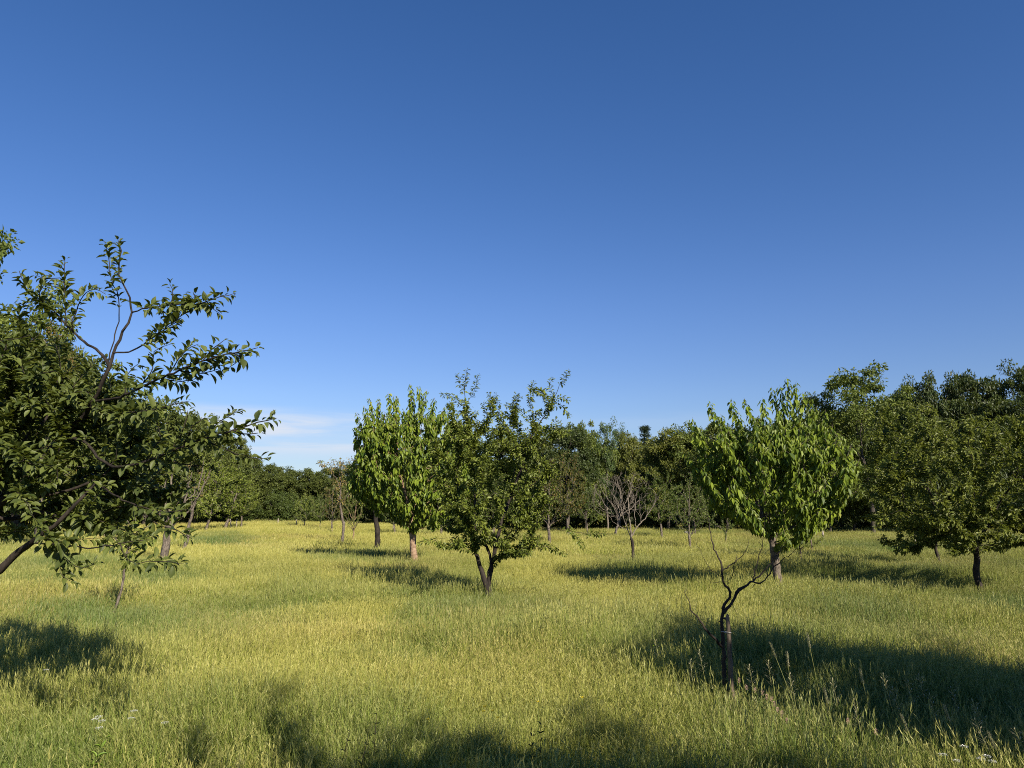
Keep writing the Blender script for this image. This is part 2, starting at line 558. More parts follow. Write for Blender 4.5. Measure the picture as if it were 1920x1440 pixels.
def shoot_leaves(name, sk, origin, rng, tm, mat, length=0.35, spacing=0.03, L=0.085, Lsd=0.2, W=0.5,
                 wr=0.8, wt=0.45, wd=0.1, up=0.9, rad_n=0.2, jit=0.25, rmax=0.02, whorl=1, stalk=0.02, smooth=False, keep=1.0, sink=0.0, sunny=0.55, plumes=None):
    if plumes:          # (number of leading tips, length, spacing): longer, denser shoots for those tips
        every = sk.tips
        sk.tips = every[:plumes[0]]; A1 = sk.shoots(plumes[1], plumes[2], rng, rmax, 1.0)
        sk.tips = every[plumes[0]:]; A2 = sk.shoots(length, spacing, rng, rmax, keep)
        sk.tips = every
        Q, T, K, S = [np.concatenate(v) for v in zip(A1, A2)]
    else:
        Q, T, K, S = sk.shoots(length, spacing, rng, rmax, keep)
    if whorl > 1:
        Q = np.repeat(Q, whorl, 0); T = np.repeat(T, whorl, 0); S = np.repeat(S, whorl)
        K = np.repeat(K, whorl) * whorl + np.tile(np.arange(whorl), len(K))
    n = len(Q)
    a = np.where(np.abs(T[:, 2:3]) < 0.9, np.array([[0, 0, 1.0]]), np.array([[1.0, 0, 0]]))
    A = nrm(np.cross(T, a)); B = np.cross(T, A)
    th = K * 2.39996 + rng.normal(0, 0.5, n)
    rad = np.cos(th)[:, None] * A + np.sin(th)[:, None] * B
    D = nrm(wr * rad + wt * T + np.array([0, 0, -wd]) + rng.normal(0, jit, (n, 3)))
    Nn = nrm(np.array([0, 0, up]) + rad_n * rad + 0.25 * T + sunny * np.array(sun_dir) + rng.normal(0, jit, (n, 3)))
    ll = L * (1 + Lsd * rng.normal(0, 1, n)).clip(0.5, 1.6) * (0.62 + 0.38 * np.clip(S * 4, 0, 1))
    Pb = Q + D * stalk * (0.5 + rng.random((n, 1))) - np.asarray(origin)[None]
    if sink: Pb[:, 2] -= sink * rng.random(n)
    return leaves(name, Pb, D, Nn, ll, ll * W * rng.uniform(.72, 1.22, n), tm, mat, rng, smooth=smooth), n


def ell(px, py, d, rx, ry, rd, n, rng, shell=0.55):
    """n points in an ellipsoid given by its photo pixel centre/half-axes at distance d (rd: half depth in metres)."""
    c = P(px, py, d)
    v = nrm(rng.normal(0, 1, (n, 3)))
    rr = rng.random(n) ** (1 / 3)
    rr = shell + (1 - shell) * rr if shell else rr
    k = d / FPX
    return c + v * rr[:, None] * np.array([rx * k, rd, ry * k])


# ------------------------------------------------------------------ ground
def build_ground():
    xs = np.concatenate([-np.geomspace(1500, 60, 14), np.linspace(-55, 55, 111), np.geomspace(60, 1500, 14)])
    ys = np.concatenate([-np.geomspace(600, 12, 10), np.linspace(-10, 90, 101), np.geomspace(95, 3000, 16)])
    X, Y = np.meshgrid(xs, ys)
    Z = terrain(X, Y)
    V = np.stack([X, Y, Z], -1).reshape(-1, 3)
    nx = len(xs)
    g = np.arange(len(V)).reshape(len(ys), nx)
    F = np.stack([g[:-1, :-1], g[:-1, 1:], g[1:, 1:], g[1:, :-1]], -1).reshape(-1, 4)
    m, N, Lk = new_mat('meadow_soil')
    out = N.new('ShaderNodeOutputMaterial')
    geo = N.new('ShaderNodeNewGeometry')
    n1 = N.new('ShaderNodeTexNoise'); n1.inputs['Scale'].default_value = 0.35; n1.inputs['Detail'].default_value = 6
    n2 = N.new('ShaderNodeTexNoise'); n2.inputs['Scale'].default_value = 14; n2.inputs['Detail'].default_value = 5
    Lk.new(geo.outputs['Position'], n1.inputs[0]); Lk.new(geo.outputs['Position'], n2.inputs[0])
    c = mixn(N, Lk, mrange(N, Lk, n1.outputs['Fac'], 0.35, 0.65), (0.075, 0.085, 0.024), (0.13, 0.125, 0.036))
    c = mixn(N, Lk, mrange(N, Lk, n2.outputs['Fac'], 0.4, 0.7), c, (0.05, 0.05, 0.02))
    pb = N.new('ShaderNodeBsdfPrincipled'); pb.inputs['Roughness'].default_value = 0.95
    pb.inputs['Specular IOR Level'].default_value = 0.1
    Lk.new(c, pb.inputs['Base Color'])
    bp = N.new('ShaderNodeBump'); bp.inputs['Distance'].default_value = 0.05
    Lk.new(n2.outputs['Fac'], bp.inputs['Height']); Lk.new(bp.outputs[0], pb.inputs['Normal'])
    Lk.new(pb.outputs[0], out.inputs['Surface'])
    o = link('ground', mk_mesh('ground', V, [F], m, smooth=True))
    tag(o, kind='structure')
    return o


build_ground()


# ------------------------------------------------------------------ meadow grass (stuff)
def grass_mat():
    m, N, Lk = new_mat('meadow_grass')
    out = N.new('ShaderNodeOutputMaterial')
    h = attr(N, 'h'); head = attr(N, 'head'); tone = attr(N, 'tone')
    lush = attr(N, 'lush', 'INSTANCER'); red = attr(N, 'red', 'INSTANCER'); ton2 = attr(N, 'dry', 'INSTANCER')
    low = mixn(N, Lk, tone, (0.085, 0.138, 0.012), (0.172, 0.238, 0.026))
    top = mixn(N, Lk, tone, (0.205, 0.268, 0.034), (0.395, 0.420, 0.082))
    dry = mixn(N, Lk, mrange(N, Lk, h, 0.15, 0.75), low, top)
    seed = mixn(N, Lk, tone, (0.320, 0.310, 0.074), (0.560, 0.520, 0.170))
    seed = mixn(N, Lk, red, seed, (0.44, 0.28, 0.13))
    dry = mixn(N, Lk, head, dry, seed)
    straw = mixn(N, Lk, tone, (0.345, 0.335, 0.070), (0.490, 0.460, 0.125))
    f = N.new('ShaderNodeMath'); f.operation = 'MULTIPLY'
    Lk.new(ton2, f.inputs[0]); Lk.new(mrange(N, Lk, h, 0.3, 1.0, 0.0, 0.75), f.inputs[1])
    dry = mixn(N, Lk, f.outputs[0], dry, straw)
    grn = mixn(N, Lk, tone, (0.064, 0.124, 0.018), (0.150, 0.228, 0.044))
    grn = mixn(N, Lk, mrange(N, Lk, head, 0, 1, 0, 0.5), grn, (0.22, 0.24, 0.09))
    col = mixn(N, Lk, lush, dry, grn)
    pb = N.new('ShaderNodeBsdfPrincipled'); pb.inputs['Roughness'].default_value = 0.5
    pb.inputs['Specular IOR Level'].default_value = 0.35
    Lk.new(col, pb.inputs['Base Color'])
    tr = N.new('ShaderNodeBsdfTranslucent'); Lk.new(col, tr.inputs['Color'])
    ms = N.new('ShaderNodeMixShader'); ms.inputs[0].default_value = 0.25
    Lk.new(pb.outputs[0], ms.inputs[1]); Lk.new(tr.outputs[0], ms.inputs[2])
    Lk.new(ms.outputs[0], out.inputs['Surface'])
    return m


M['grass'] = grass_mat()


def grass_patch(name, Rr, n, hmin, hmax, w, rng, head_frac=0.5, head_len=0.08, head_w=0.008, spike=6, lean=0.25, wind=(0.10, 0.02)):
    r = Rr * np.sqrt(rng.random(n)); a = rng.random(n) * 2 * math.pi
    base = np.stack([r * np.cos(a), r * np.sin(a), np.full(n, -0.04)], -1)
    H = hmin + (hmax - hmin) * rng.beta(2.2, 1.8, n)
    la = rng.random(n) * 2 * math.pi
    lm = np.abs(rng.normal(0, lean, n))
    off = np.stack([lm * np.cos(la) + wind[0], lm * np.sin(la) + wind[1], np.zeros(n)], -1) * H[:, None]
    fa = rng.random(n) * math.pi
    S = np.stack([np.cos(fa), np.sin(fa), np.zeros(n)], -1)
    tone = rng.random(n)
    ist = rng.random(n) < head_frac
    ts = np.array([0, 0.4, 0.75, 1.0]); ws = np.array([1.0, 0.85, 0.55, 0.18])
    V, Hh, He, To = [], [], [], []
    for t, wv in zip(ts, ws):
        c = base + np.array([0, 0, 1.0]) * (H * t * (1 - 0.12 * lm * t))[:, None] + off * (t ** 1.8)
        wk = np.where(ist, w * 0.45, w * wv) * (0.7 + 0.6 * tone)
        V.append(np.stack([c - S * wk[:, None] / 2, c + S * wk[:, None] / 2], 1))
        Hh.append(np.full((n, 2), t))
    top = base + np.array([0, 0, 1.0]) * (H * (1 - 0.12 * lm))[:, None] + off
    tdir = nrm(np.array([0, 0, 1.0]) * H[:, None] + 1.8 * off)
    V = np.stack(V, 1).reshape(-1, 3); Hh = np.stack(Hh, 1).ravel()
    He = np.zeros(len(V)); To = np.repeat(tone, 8)
    F = []
    o = (np.arange(n) * 8)[:, None]
    for k in range(3):
        F.append(o + np.array([[2 * k, 2 * k + 1, 2 * k + 3, 2 * k + 2]]))
    F = np.concatenate(F)
    st = np.where(ist)[0]
    if len(st):
        if spike <= 0:
            for ang in (0, math.pi / 2):
                s2 = np.stack([np.cos(fa[st] + ang), np.sin(fa[st] + ang), np.zeros(len(st))], -1)
                hl = head_len * (0.7 + 0.6 * rng.random(len(st)))[:, None]
                b0 = top[st] - tdir[st] * hl * 0.5; b2 = top[st] + tdir[st] * hl * 0.5
                mid = top[st] - tdir[st] * hl * 0.08
                q = np.stack([b0, mid - s2 * head_w / 2, b2, mid + s2 * head_w / 2], 1).reshape(-1, 3)
                off0 = len(V)
                V = np.concatenate([V, q]); Hh = np.concatenate([Hh, np.ones(len(q))]); He = np.concatenate([He, np.ones(len(q))])
                To = np.concatenate([To, np.repeat(tone[st], 4)])
                F = np.concatenate([F, off0 + np.arange(len(q)).reshape(-1, 4)])
        else:
            for k in range(spike):
                f = k / spike
                ang = k * 2.4 + rng.random(len(st)) * 6.28
                out = np.stack([np.cos(ang), np.sin(ang), np.zeros(len(st))], -1)
                d = nrm(tdir[st] * 1.0 + out * (0.45 * (1 - 0.4 * f)))
                sl = head_len * 0.42
                b0 = top[st] + tdir[st] * ((f - 0.7) * head_len)[..., None] if False else top[st] + tdir[st] * (f - 0.7) * head_len
                b2 = b0 + d * sl
                sd = nrm(np.cross(d, out) + 1e-6)
                mid = b0 + d * sl * 0.45
                q = np.stack([b0, mid - sd * head_w / 2, b2, mid + sd * head_w / 2], 1).reshape(-1, 3)
                off0 = len(V)
                V = np.concatenate([V, q]); Hh = np.concatenate([Hh, np.ones(len(q))]); He = np.concatenate([He, np.ones(len(q))])
                To = np.concatenate([To, np.repeat(tone[st], 4)])
                F = np.concatenate([F, off0 + np.arange(len(q)).reshape(-1, 4)])
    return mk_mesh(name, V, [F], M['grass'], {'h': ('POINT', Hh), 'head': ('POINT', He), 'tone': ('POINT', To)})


def weed_patch(name, Rr, n, h, rng, leaf=0.05):
    """Low leafy green herbs."""
    m = n * 9
    r = Rr * np.sqrt(rng.random(n)); a = rng.random(n) * 6.283
    bx = np.repeat(np.stack([r * np.cos(a), r * np.sin(a)], -1), 9, 0)
    hh = np.repeat(h * (0.5 + 0.6 * rng.random(n)), 9)
    t = np.tile(np.linspace(0.15, 1.0, 9), n)
    an = rng.random(m) * 6.283
    out = np.stack([np.cos(an), np.sin(an), np.zeros(m)], -1)
    b = np.stack([bx[:, 0], bx[:, 1], hh * t], -1)
    d = nrm(out + np.array([0, 0, 0.5]) + rng.normal(0, 0.2, (m, 3)))
    L = leaf * (0.6 + 0.8 * rng.random(m)) * (1.2 - 0.6 * t)
    s = nrm(np.cross(d, np.array([0, 0, 1.0])))
    mid = b + d * L[:, None] * 0.5
    q = np.stack([b, mid - s * L[:, None] * 0.2, b + d * L[:, None] - np.array([0, 0, 0.2]) * L[:, None], mid + s * L[:, None] * 0.2], 1).reshape(-1, 3)
    tn = np.repeat(rng.random(m), 4)
    return mk_mesh(name, q, [np.arange(len(q)).reshape(-1, 4)], M['grass'],
                   {'h': ('POINT', np.repeat(t, 4)), 'head': ('POINT', np.zeros(len(q))), 'tone': ('POINT', tn)})


def vnoise(x, y, s, seed=0):
    """cheap smooth noise in [0,1]"""
    x = np.asarray(x) * s; y = np.asarray(y) * s
    xi = np.floor(x).astype(int); yi = np.floor(y).astype(int)
    fx = x - xi; fy = y - yi
    fx = fx * fx * (3 - 2 * fx); fy = fy * fy * (3 - 2 * fy)

    def hsh(i, j):
        v = np.sin(i * 127.1 + j * 311.7 + seed * 74.7) * 43758.5453
        return v - np.floor(v)
    a = hsh(xi, yi); b = hsh(xi + 1, yi); c = hsh(xi, yi + 1); d = hsh(xi + 1, yi + 1)
    return (a * (1 - fx) + b * fx) * (1 - fy) + (c * (1 - fx) + d * fx) * fy


# (px, py, half width px, half height px, strength): greener growth in the meadow, as grass-top pixels
GREEN = [(300, 1080, 90, 20, .8), (300, 1165, 190, 35, .75), (150, 1060, 90, 22, .6), (930, 1130, 170, 32, .75), (830, 1080, 130, 26, .55), (1560, 1135, 170, 28, .7),
         (1530, 1185, 240, 36, .5), (1860, 1120, 130, 26, .8), (130, 1360, 170, 70, .6), (1500, 1240, 260, 50, .6), (1700, 1330, 300, 80, .75), (1250, 1195, 80, 22, .7),
         (430, 1010, 60, 9, .8), (720, 1040, 120, 14, .6), (1180, 1062, 110, 14, .5), (1650, 1075, 200, 16, .5), (1600, 1020, 300, 14, .35), (860, 1390, 280, 50, .55), (1330, 1300, 130, 50, .4), (1480, 1395, 250, 40, .5)]
RED = [(120, 1130, 170, 22, .9), (330, 1140, 90, 18, .5), (470, 1020, 80, 10, .5), (900, 1230, 160, 30, .35), (1640, 1240, 120, 20, .25), (420, 1160, 120, 40, .4), (1440, 1310, 70, 30, .5)]
EYE = 1.5
PALE = [(560, 1060, 230, 40, .9), (660, 1160, 150, 60, .8), (1000, 1062, 110, 16, .9), (1150, 1090, 180, 30, .6), (1700, 1215, 220, 26, .6), (1300, 1150, 120, 30, .5), (480, 1005, 240, 14, .7)]


def field(x, y, blobs):
    px = 960 + FPX * x / y; py = HZ + FPX * EYE / y
    f = np.zeros_like(x)
    for (a, b, sx, sy, s) in blobs:
        f = np.maximum(f, s * np.exp(-(((px - a) / sx) ** 2 + ((py - b) / sy) ** 2)))
    return f


def build_grass():
    rng = np.random.default_rng(11)
    col = bpy.data.collections.new('grass_patches')   # source patches only, never linked to the scene
    specs = []
    for i in range(5): specs.append(grass_patch('grass_patch', 0.42, 1000, 0.16, 0.56, 0.0036, rng, 0.30, 0.075, 0.0034, 7, lean=0.32))
    for i in range(4): specs.append(grass_patch('grass_patch', 0.60, 1000, 0.18, 0.54, 0.0052, rng, 0.38, 0.085, 0.0070, 0))
    for i in range(4): specs.append(grass_patch('grass_patch', 1.10, 1200, 0.20, 0.52, 0.010, rng, 0.38, 0.12, 0.013, 0))
    for i in range(2): specs.append(weed_patch('weed_patch', 0.4, 60, 0.34, rng))
    for i in range(2): specs.append(grass_patch('grass_patch', 0.40, 260, 0.20, 0.46, 0.0062, rng, 0.18, 0.06, 0.007, 6, lean=0.5))
    for i in range(3): specs.append(grass_patch('stem_patch', 0.55, 70, 0.42, 0.70, 0.0046, rng, 0.92, 0.10, 0.0050, 8, lean=0.14))
    for i, me in enumerate(specs):
        col.objects.link(bpy.data.objects.new('grass_patch_%02d' % i, me))
    pts, var, scl, rot = [], [], [], []

    def scatter(y0, y1, n, variants, smin, smax, half=0.76, pad=1.2):
        y = np.sqrt(rng.random(n) * (y1 ** 2 - y0 ** 2) + y0 ** 2)
        x = (rng.random(n) * 2 - 1) * (half * y + pad)
        pts.append(np.stack([x, y, terrain(x, y)], -1))
        var.append(rng.choice(variants, n))
        s = smin + (smax - smin) * rng.random(n)
        hz = s * (0.62 + 0.45 * vnoise(x, y, 0.5, 3) + 0.28 * vnoise(x, y, 1.7, 8)) * (1 - 0.12 * np.exp(-(((x - 1.9) / .5) ** 2 + ((y - 5.75) / .45) ** 2)))
        scl.append(np.stack([s, s, hz], -1))
        rot.append(np.stack([rng.normal(0, 0.04, n), rng.normal(0, 0.04, n), rng.random(n) * 6.283], -1))
    scatter(1.2, 9.5, 900, [0, 1, 2, 3, 4], 0.8, 1.15)
    scatter(1.2, 9.5, 260, [15, 16], 0.8, 1.2)
    scatter(9, 23, 2500, [5, 6, 7, 8], 0.8, 1.15)
    scatter(22, 75, 4200, [9, 10, 11, 12], 0.85, 1.2, pad=3)
    scatter(2.0, 24, 500, [13, 14], 0.7, 1.2)
    scatter(2.6, 22, 1500, [17, 18, 19], 0.75, 1.05)
    Pt = np.concatenate(pts); va = np.concatenate(var); sc_ = np.concatenate(scl); ro = np.concatenate(rot)
    x, y = Pt[:, 0], Pt[:, 1]
    green = field(x, y, GREEN); red = np.clip(field(x, y, RED) * .8 + 1.6 * np.clip(vnoise(x, y, .4, 41) - .62, 0, .4), 0, 1); pale = field(x, y, PALE)
    big = vnoise(x, y, 0.22, 31) * .65 + vnoise(x, y, 0.6, 32) * .35
    no = vnoise(x, y, 0.9, 1) * 0.6 + vnoise(x, y, 2.1, 2) * 0.4
    lush = np.clip(green * 1.0 + 0.60 * np.clip((no - 0.52) * 3, 0, 1) * np.clip((24 - y) / 8, 0.25, 1) + 0.05 + 0.12 * np.clip((7.5 - y) / 4, 0, 1) + 1.5 * np.clip(big - 0.52, 0, .4) - .35 * pale, 0, 1)
    isw = (va == 13) | (va == 14)
    ist = va >= 17
    keep = (~isw | (rng.random(len(va)) < np.clip(green * 1.3 + 0.16, 0, 1))) & (~ist | (rng.random(len(va)) < np.clip(2.2 * (vnoise(x, y, 0.55, 21) - 0.25) * np.where(y > 9, .55, 1), 0.05, 1)))
    lush = np.where(isw, np.clip(lush + 0.5, 0, 1), lush)
    dry = np.clip(0.25 + 0.9 * (vnoise(x, y, 0.35, 5) - 0.4) + np.clip((y - 10) / 20, 0, 0.30) + .35 * pale - .6 * np.clip(big - .5, 0, .5), 0, 1) * (1 - lush)
    Pt, va, sc_, ro, lush, red, dry = [v[keep] for v in (Pt, va, sc_, ro, lush, red, dry)]
    me = bpy.data.meshes.new('meadow_grass')
    me.vertices.add(len(Pt)); me.vertices.foreach_set('co', Pt.astype(np.float32).ravel())
    a = me.attributes.new('var', 'INT', 'POINT'); a.data.foreach_set('value', va.astype(np.int32))
    for k, v in (('scl', sc_), ('rot', ro)):
        a = me.attributes.new(k, 'FLOAT_VECTOR', 'POINT'); a.data.foreach_set('vector', v.astype(np.float32).ravel())
    for k, v in (('lush', lush), ('red', red), ('dry', dry)):
        a = me.attributes.new(k, 'FLOAT', 'POINT'); a.data.foreach_set('value', v.astype(np.float32))
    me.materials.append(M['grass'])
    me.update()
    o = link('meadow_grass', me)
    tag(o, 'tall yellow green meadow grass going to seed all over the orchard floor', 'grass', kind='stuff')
    ng = bpy.data.node_groups.new('meadow', 'GeometryNodeTree')
    ng.interface.new_socket('Geometry', in_out='INPUT', socket_type='NodeSocketGeometry')
    ng.interface.new_socket('Geometry', in_out='OUTPUT', socket_type='NodeSocketGeometry')
    N, Lk = ng.nodes, ng.links
    gi, go = N.new('NodeGroupInput'), N.new('NodeGroupOutput')
    iop = N.new('GeometryNodeInstanceOnPoints')
    ci = N.new('GeometryNodeCollectionInfo')
    ci.inputs['Collection'].default_value = col
    ci.inputs['Separate Children'].default_value = True
    ci.inputs['Reset Children'].default_value = True
    Lk.new(gi.outputs[0], iop.inputs['Points'])
    Lk.new(ci.outputs[0], iop.inputs['Instance'])
    iop.inputs['Pick Instance'].default_value = True

    def na(name, typ):
        q = N.new('GeometryNodeInputNamedAttribute'); q.data_type = typ; q.inputs['Name'].default_value = name
        return [s for s in q.outputs if s.enabled and s.name == 'Attribute'][0]
    Lk.new(na('var', 'INT'), iop.inputs['Instance Index'])
    Lk.new(na('scl', 'FLOAT_VECTOR'), iop.inputs['Scale'])
    e2r = N.new('FunctionNodeEulerToRotation')
    Lk.new(na('rot', 'FLOAT_VECTOR'), e2r.inputs[0])
    Lk.new(e2r.outputs[0], iop.inputs['Rotation'])
    Lk.new(iop.outputs[0], go.inputs[0])
    md = o.modifiers.new('meadow', 'NODES'); md.node_group = ng


build_grass()

# ------------------------------------------------------------------ orchard trees
def finish(root, sk, origin, bark, flare=0.25):
    return link('trunk', sk.mesh('trunk', M[bark], origin, flare), root)


def sweet_cherry(label, px, d, tips, fills, fork_py, R0, bark, seed, lean=0.0, lspace=0.022, Ls=0.128):
    """Upright plumes of long hanging leaves. tips: (px, py, depth offset)."""
    rng = np.random.default_rng(seed)
    b = base_at(px, d)
    root = thing('sweet_cherry_tree', label, 'tree', b, 'sweet cherry trees with long hanging leaves')
    sk = Skel()
    f = P(px + lean, fork_py, d)
    sk.path([b - [0, 0, .1], b * .5 + f * .5 + [0.01, 0, 0], f], seg=0.12, rng=rng, jit=0.006, rmin=(R0, R0 * .85))
    lo = sk.n - 1
    T = [P(a, c, d + o) for a, c, o in tips]
    sk.grow(T, rng, lo=lo - 1, bf=0.9, seg=0.11, curl=0.25, jit=0.01, ang=0.4, limbs=7, endup=0.5, nodown=6.0, apart=0.9)
    T2 = np.concatenate([ell(*e, rng) for e in fills])
    sk.grow(T2, rng, lo=lo, bf=0.3, seg=0.11, curl=0.4, jit=0.015, ang=0.8, endup=0.35, nodown=5.0)
    sk.radii(R0 * .72, 0.0032)
    finish(root, sk, b, bark)
    me, n = shoot_leaves('crown', sk, b, rng, T_DROOP, M['sweet'], length=0.50, spacing=lspace, L=Ls, W=0.43,
                         wr=0.62, wt=0.0, wd=0.85, up=0.35, rad_n=1.0, jit=0.22, rmax=0.03, stalk=0.035, plumes=(len(tips), .95, lspace * .62))
    link('crown', me, root)
    return root


sweet_cherry('bright green sweet cherry with drooping leaves and stout grey trunk behind the dead forked tree', 1447, 14.2,
             [(1298, 782, -.3), (1329, 751, .4), (1371, 747, .2), (1395, 745, -.5), (1446, 725, .3), (1475, 707, 0), (1493, 714, .5), (1520, 745, -.4), (1548, 768, .3),
              (1581, 817, 0), (1599, 860, .4), (1612, 860, -.2), (1284, 842, .1), (1315, 876, -.7), (1366, 910, -1.1), (1406, 945, -1.0), (1585, 937, .1), (1533, 962, -.5),
              (1510, 988, -.8), (1470, 985, -.9), (1350, 800, -.9), (1420, 790, -1.2), (1500, 800, -1.2), (1545, 840, -1.1), (1340, 850, 1.0), (1420, 780, 1.3), (1520, 800, 1.2), (1550, 880, 1.0), (1312, 800, .1), (1384, 770, -.2), (1430, 745, -.4), (1462, 722, .2), (1505, 735, .1), (1532, 760, .2), (1562, 795, -.2), (1460, 760, -1.0), (1350, 775, -.3), (1590, 880, -.5), (1300, 815, .5)],
             [(1445, 888, 14.2, 136, 90, 1.5, 270), (1500, 825, 14.2, 66, 52, 1.0, 60), (1395, 850, 14.2, 84, 48, 1.0, 60), (1335, 842, 14.2, 42, 40, .7, 40), (1553, 862, 14.2, 46, 52, .8, 50), (1500, 930, 13.9, 60, 45, 1.0, 30)], 1008, 0.088, 'bark_grey', 21)
sweet_cherry('bright green sweet cherry with an orange tan trunk, left of the forked sour cherry', 785, 20.2,
             [(692, 745, .2), (728, 735, -.3), (769, 718, .2), (800, 730, .4), (668, 772, 0), (664, 800, .4), (672, 832, -.3), (690, 872, -.6), (715, 915, -.7), (745, 950, -.8),
              (835, 760, 0), (850, 790, .4), (880, 800, 0), (700, 790, -1.2), (750, 790, -1.4), (790, 820, -1.5), (740, 860, -1.4), (790, 900, -1.3), (660, 870, .8), (665, 900, 1.0),
              (690, 930, 1.0), (880, 860, -.4), (890, 900, 0), (860, 940, -.5), (790, 960, -.8), (740, 740, 1.0), (690, 800, 1.2), (810, 760, 1.0), (682, 760, -.4), (710, 745, .3), (745, 742, .5), (785, 722, -.3), (815, 745, -.2), (840, 775, .5), (865, 785, -.3), (895, 820, 0), (672, 850, .4), (720, 770, -1.0), (770, 750, -1.2)],
             [(775, 866, 20.2, 108, 94, 1.6, 360), (768, 806, 20.2, 84, 42, 1.2, 90), (706, 812, 20.2, 40, 40, .9, 56), (845, 815, 20.2, 44, 50, 1.0, 60), (700, 885, 20.2, 40, 60, 1.0, 50), (800, 930, 20.0, 80, 45, 1.3, 90), (690, 880, 20.6, 40, 50, 1.0, 34)], 985, 0.10, 'bark_tan', 22, lean=-14, lspace=0.024, Ls=0.14)


def sour_cherry(label, b, trunks, fills, plumes, R0, r0, bark, leaf, seed, name='sour_cherry_tree', lo=None, spacing=0.03, L=0.078, length=0.32, whorl=1, tm=T_MID, limbs=9, group='sour cherry trees with small dark leaves', **kw):
    rng = np.random.default_rng(seed)
    root = thing(name, label, 'tree', b, group)
    sk = Skel()
    start = None
    for k, tr in enumerate(trunks):
        pts = tr['pts']
        if tr.get('at') is None:
            idx = sk.path(pts, seg=0.1, rng=rng, jit=0.006, rmin=tr.get('r'))
            first = idx
        else:
            ref = first if tr.get('of') is None else tr['of']
            pi = ref[min(len(ref) - 1, max(0, int(tr['at'] * (len(ref) - 1))))]
            sk.path(pts, parent=pi, seg=0.1, rng=rng, jit=0.006, rmin=tr.get('r'), tip=tr.get('tip', False))
    lo = lo if lo is not None else max(1, int(len(first) * 0.9))
    for pl in plumes:
        sk.path(pl, parent=lo + int(np.argmin(np.linalg.norm(sk.P[lo:sk.n] - pl[0], axis=1))), seg=0.1, rng=rng, jit=0.008, tip=True)
    T = np.concatenate([ell(*e, rng) for e in fills])
    sk.grow(T, rng, lo=lo, bf=0.35, seg=0.12, curl=0.35, jit=0.02, ang=0.5, limbs=limbs)
    sk.radii(R0 * .62, r0)
    finish(root, sk, b, bark)
    args = dict(wr=0.75, wt=0.45, wd=0.12, up=0.9, rad_n=0.25, jit=0.3, rmax=0.014, stalk=0.02)
    args.update(kw)
    me, n = shoot_leaves('crown', sk, b, rng, tm, M[leaf], length=length, spacing=spacing, L=L, W=0.45, whorl=whorl, **args)
    link('crown', me, root)
    return root, sk


def build_forked():
    d = 13.0
    b = base_at(917, d)
    tr = [dict(pts=[b - [0, 0, .1], P(916, 1108, d), P(914, 1102, d)], r=(.065, .06)),
          dict(pts=[P(903, 1070, d), P(895, 1045, d), P(889, 1012, d), P(870, 960, d - .2), P(850, 880, d)], at=1, r=(.044, .024)),
          dict(pts=[P(921, 1062, d), P(927, 1040, d), P(931, 1015, d), P(950, 950, d + .2), P(985, 860, d)], at=1, r=(.042, .024)),
          dict(pts=[P(922, 1065, d + .05), P(919, 1040, d + .1), P(915, 1030, d + .1), P(898, 1012, d + .3), P(890, 930, d + .6)], at=1, r=(.032, .02))]
    fills = [(925, 900, d, 105, 120, 1.1, 190), (930, 960, d, 110, 65, 1.1, 62), (850, 850, d, 50, 80, .7, 45), (960, 800, d, 55, 45, .6, 22), (870, 780, d, 38, 36, .5, 22),
             (1000, 760, d, 40, 40, .5, 14), (1035, 790, d, 35, 40, .5, 14), (880, 1020, d - .5, 70, 14, .7, 12), (980, 1025, d - .2, 60, 14, .7, 12), (1010, 900, d, 40, 80, .6, 26), (930, 760, d, 25, 30, .4, 10)]
    pl = [[P(872, 830, d), P(874, 770, d), P(870, 735, d), P(876, 692, d)], [P(874, 770, d), P(890, 730, d), P(897, 703, d)], [P(866, 760, d), P(850, 745, d), P(826, 740, d)],
          [P(872, 740, d), P(862, 720, d), P(858, 702, d)], [P(985, 850, d), P(1008, 800, d), P(1030, 765, d), P(1046, 730, d), P(1067, 694, d)],
          [P(1008, 800, d), P(1000, 770, d + .2), P(993, 745, d + .2), P(1000, 716, d + .2)], [P(1030, 765, d), P(1050, 760, d), P(1068, 782, d)], [P(1035, 750, d), P(1050, 745, d - .1), P(1067, 752, d - .2)],
          [P(1038, 745, d), P(1030, 725, d), P(1036, 708, d)], [P(960, 850, d), P(962, 800, d), P(965, 760, d), P(968, 738, d)], [P(940, 850, d), P(938, 790, d), P(930, 745, d)], [P(1000, 840, d), P(1040, 815, d), P(1070, 812, d - .2)],
          [P(935, 1020, d), P(970, 1026, d - .2), P(1020, 1024, d - .4), P(1062, 1040, d - .6)], [P(900, 1010, d), P(860, 1008, d - .3), P(820, 1012, d - .5), P(785, 1018, d - .6)],
          [P(985, 985, d), P(1040, 992, d - .3), P(1100, 1000, d - .5), P(1135, 1000, d - .6)], [P(1020, 960, d), P(1060, 985, d - .4), P(1095, 1025, d - .5)]]
    sour_cherry('dark leaved sour cherry tree on two slender trunks that fork at the grass', b, tr, fills, pl, .075, .0028, 'bark_dark', 'sour_mid', 31, lo=8, spacing=0.016, length=0.45, L=0.066, whorl=2)


build_forked()


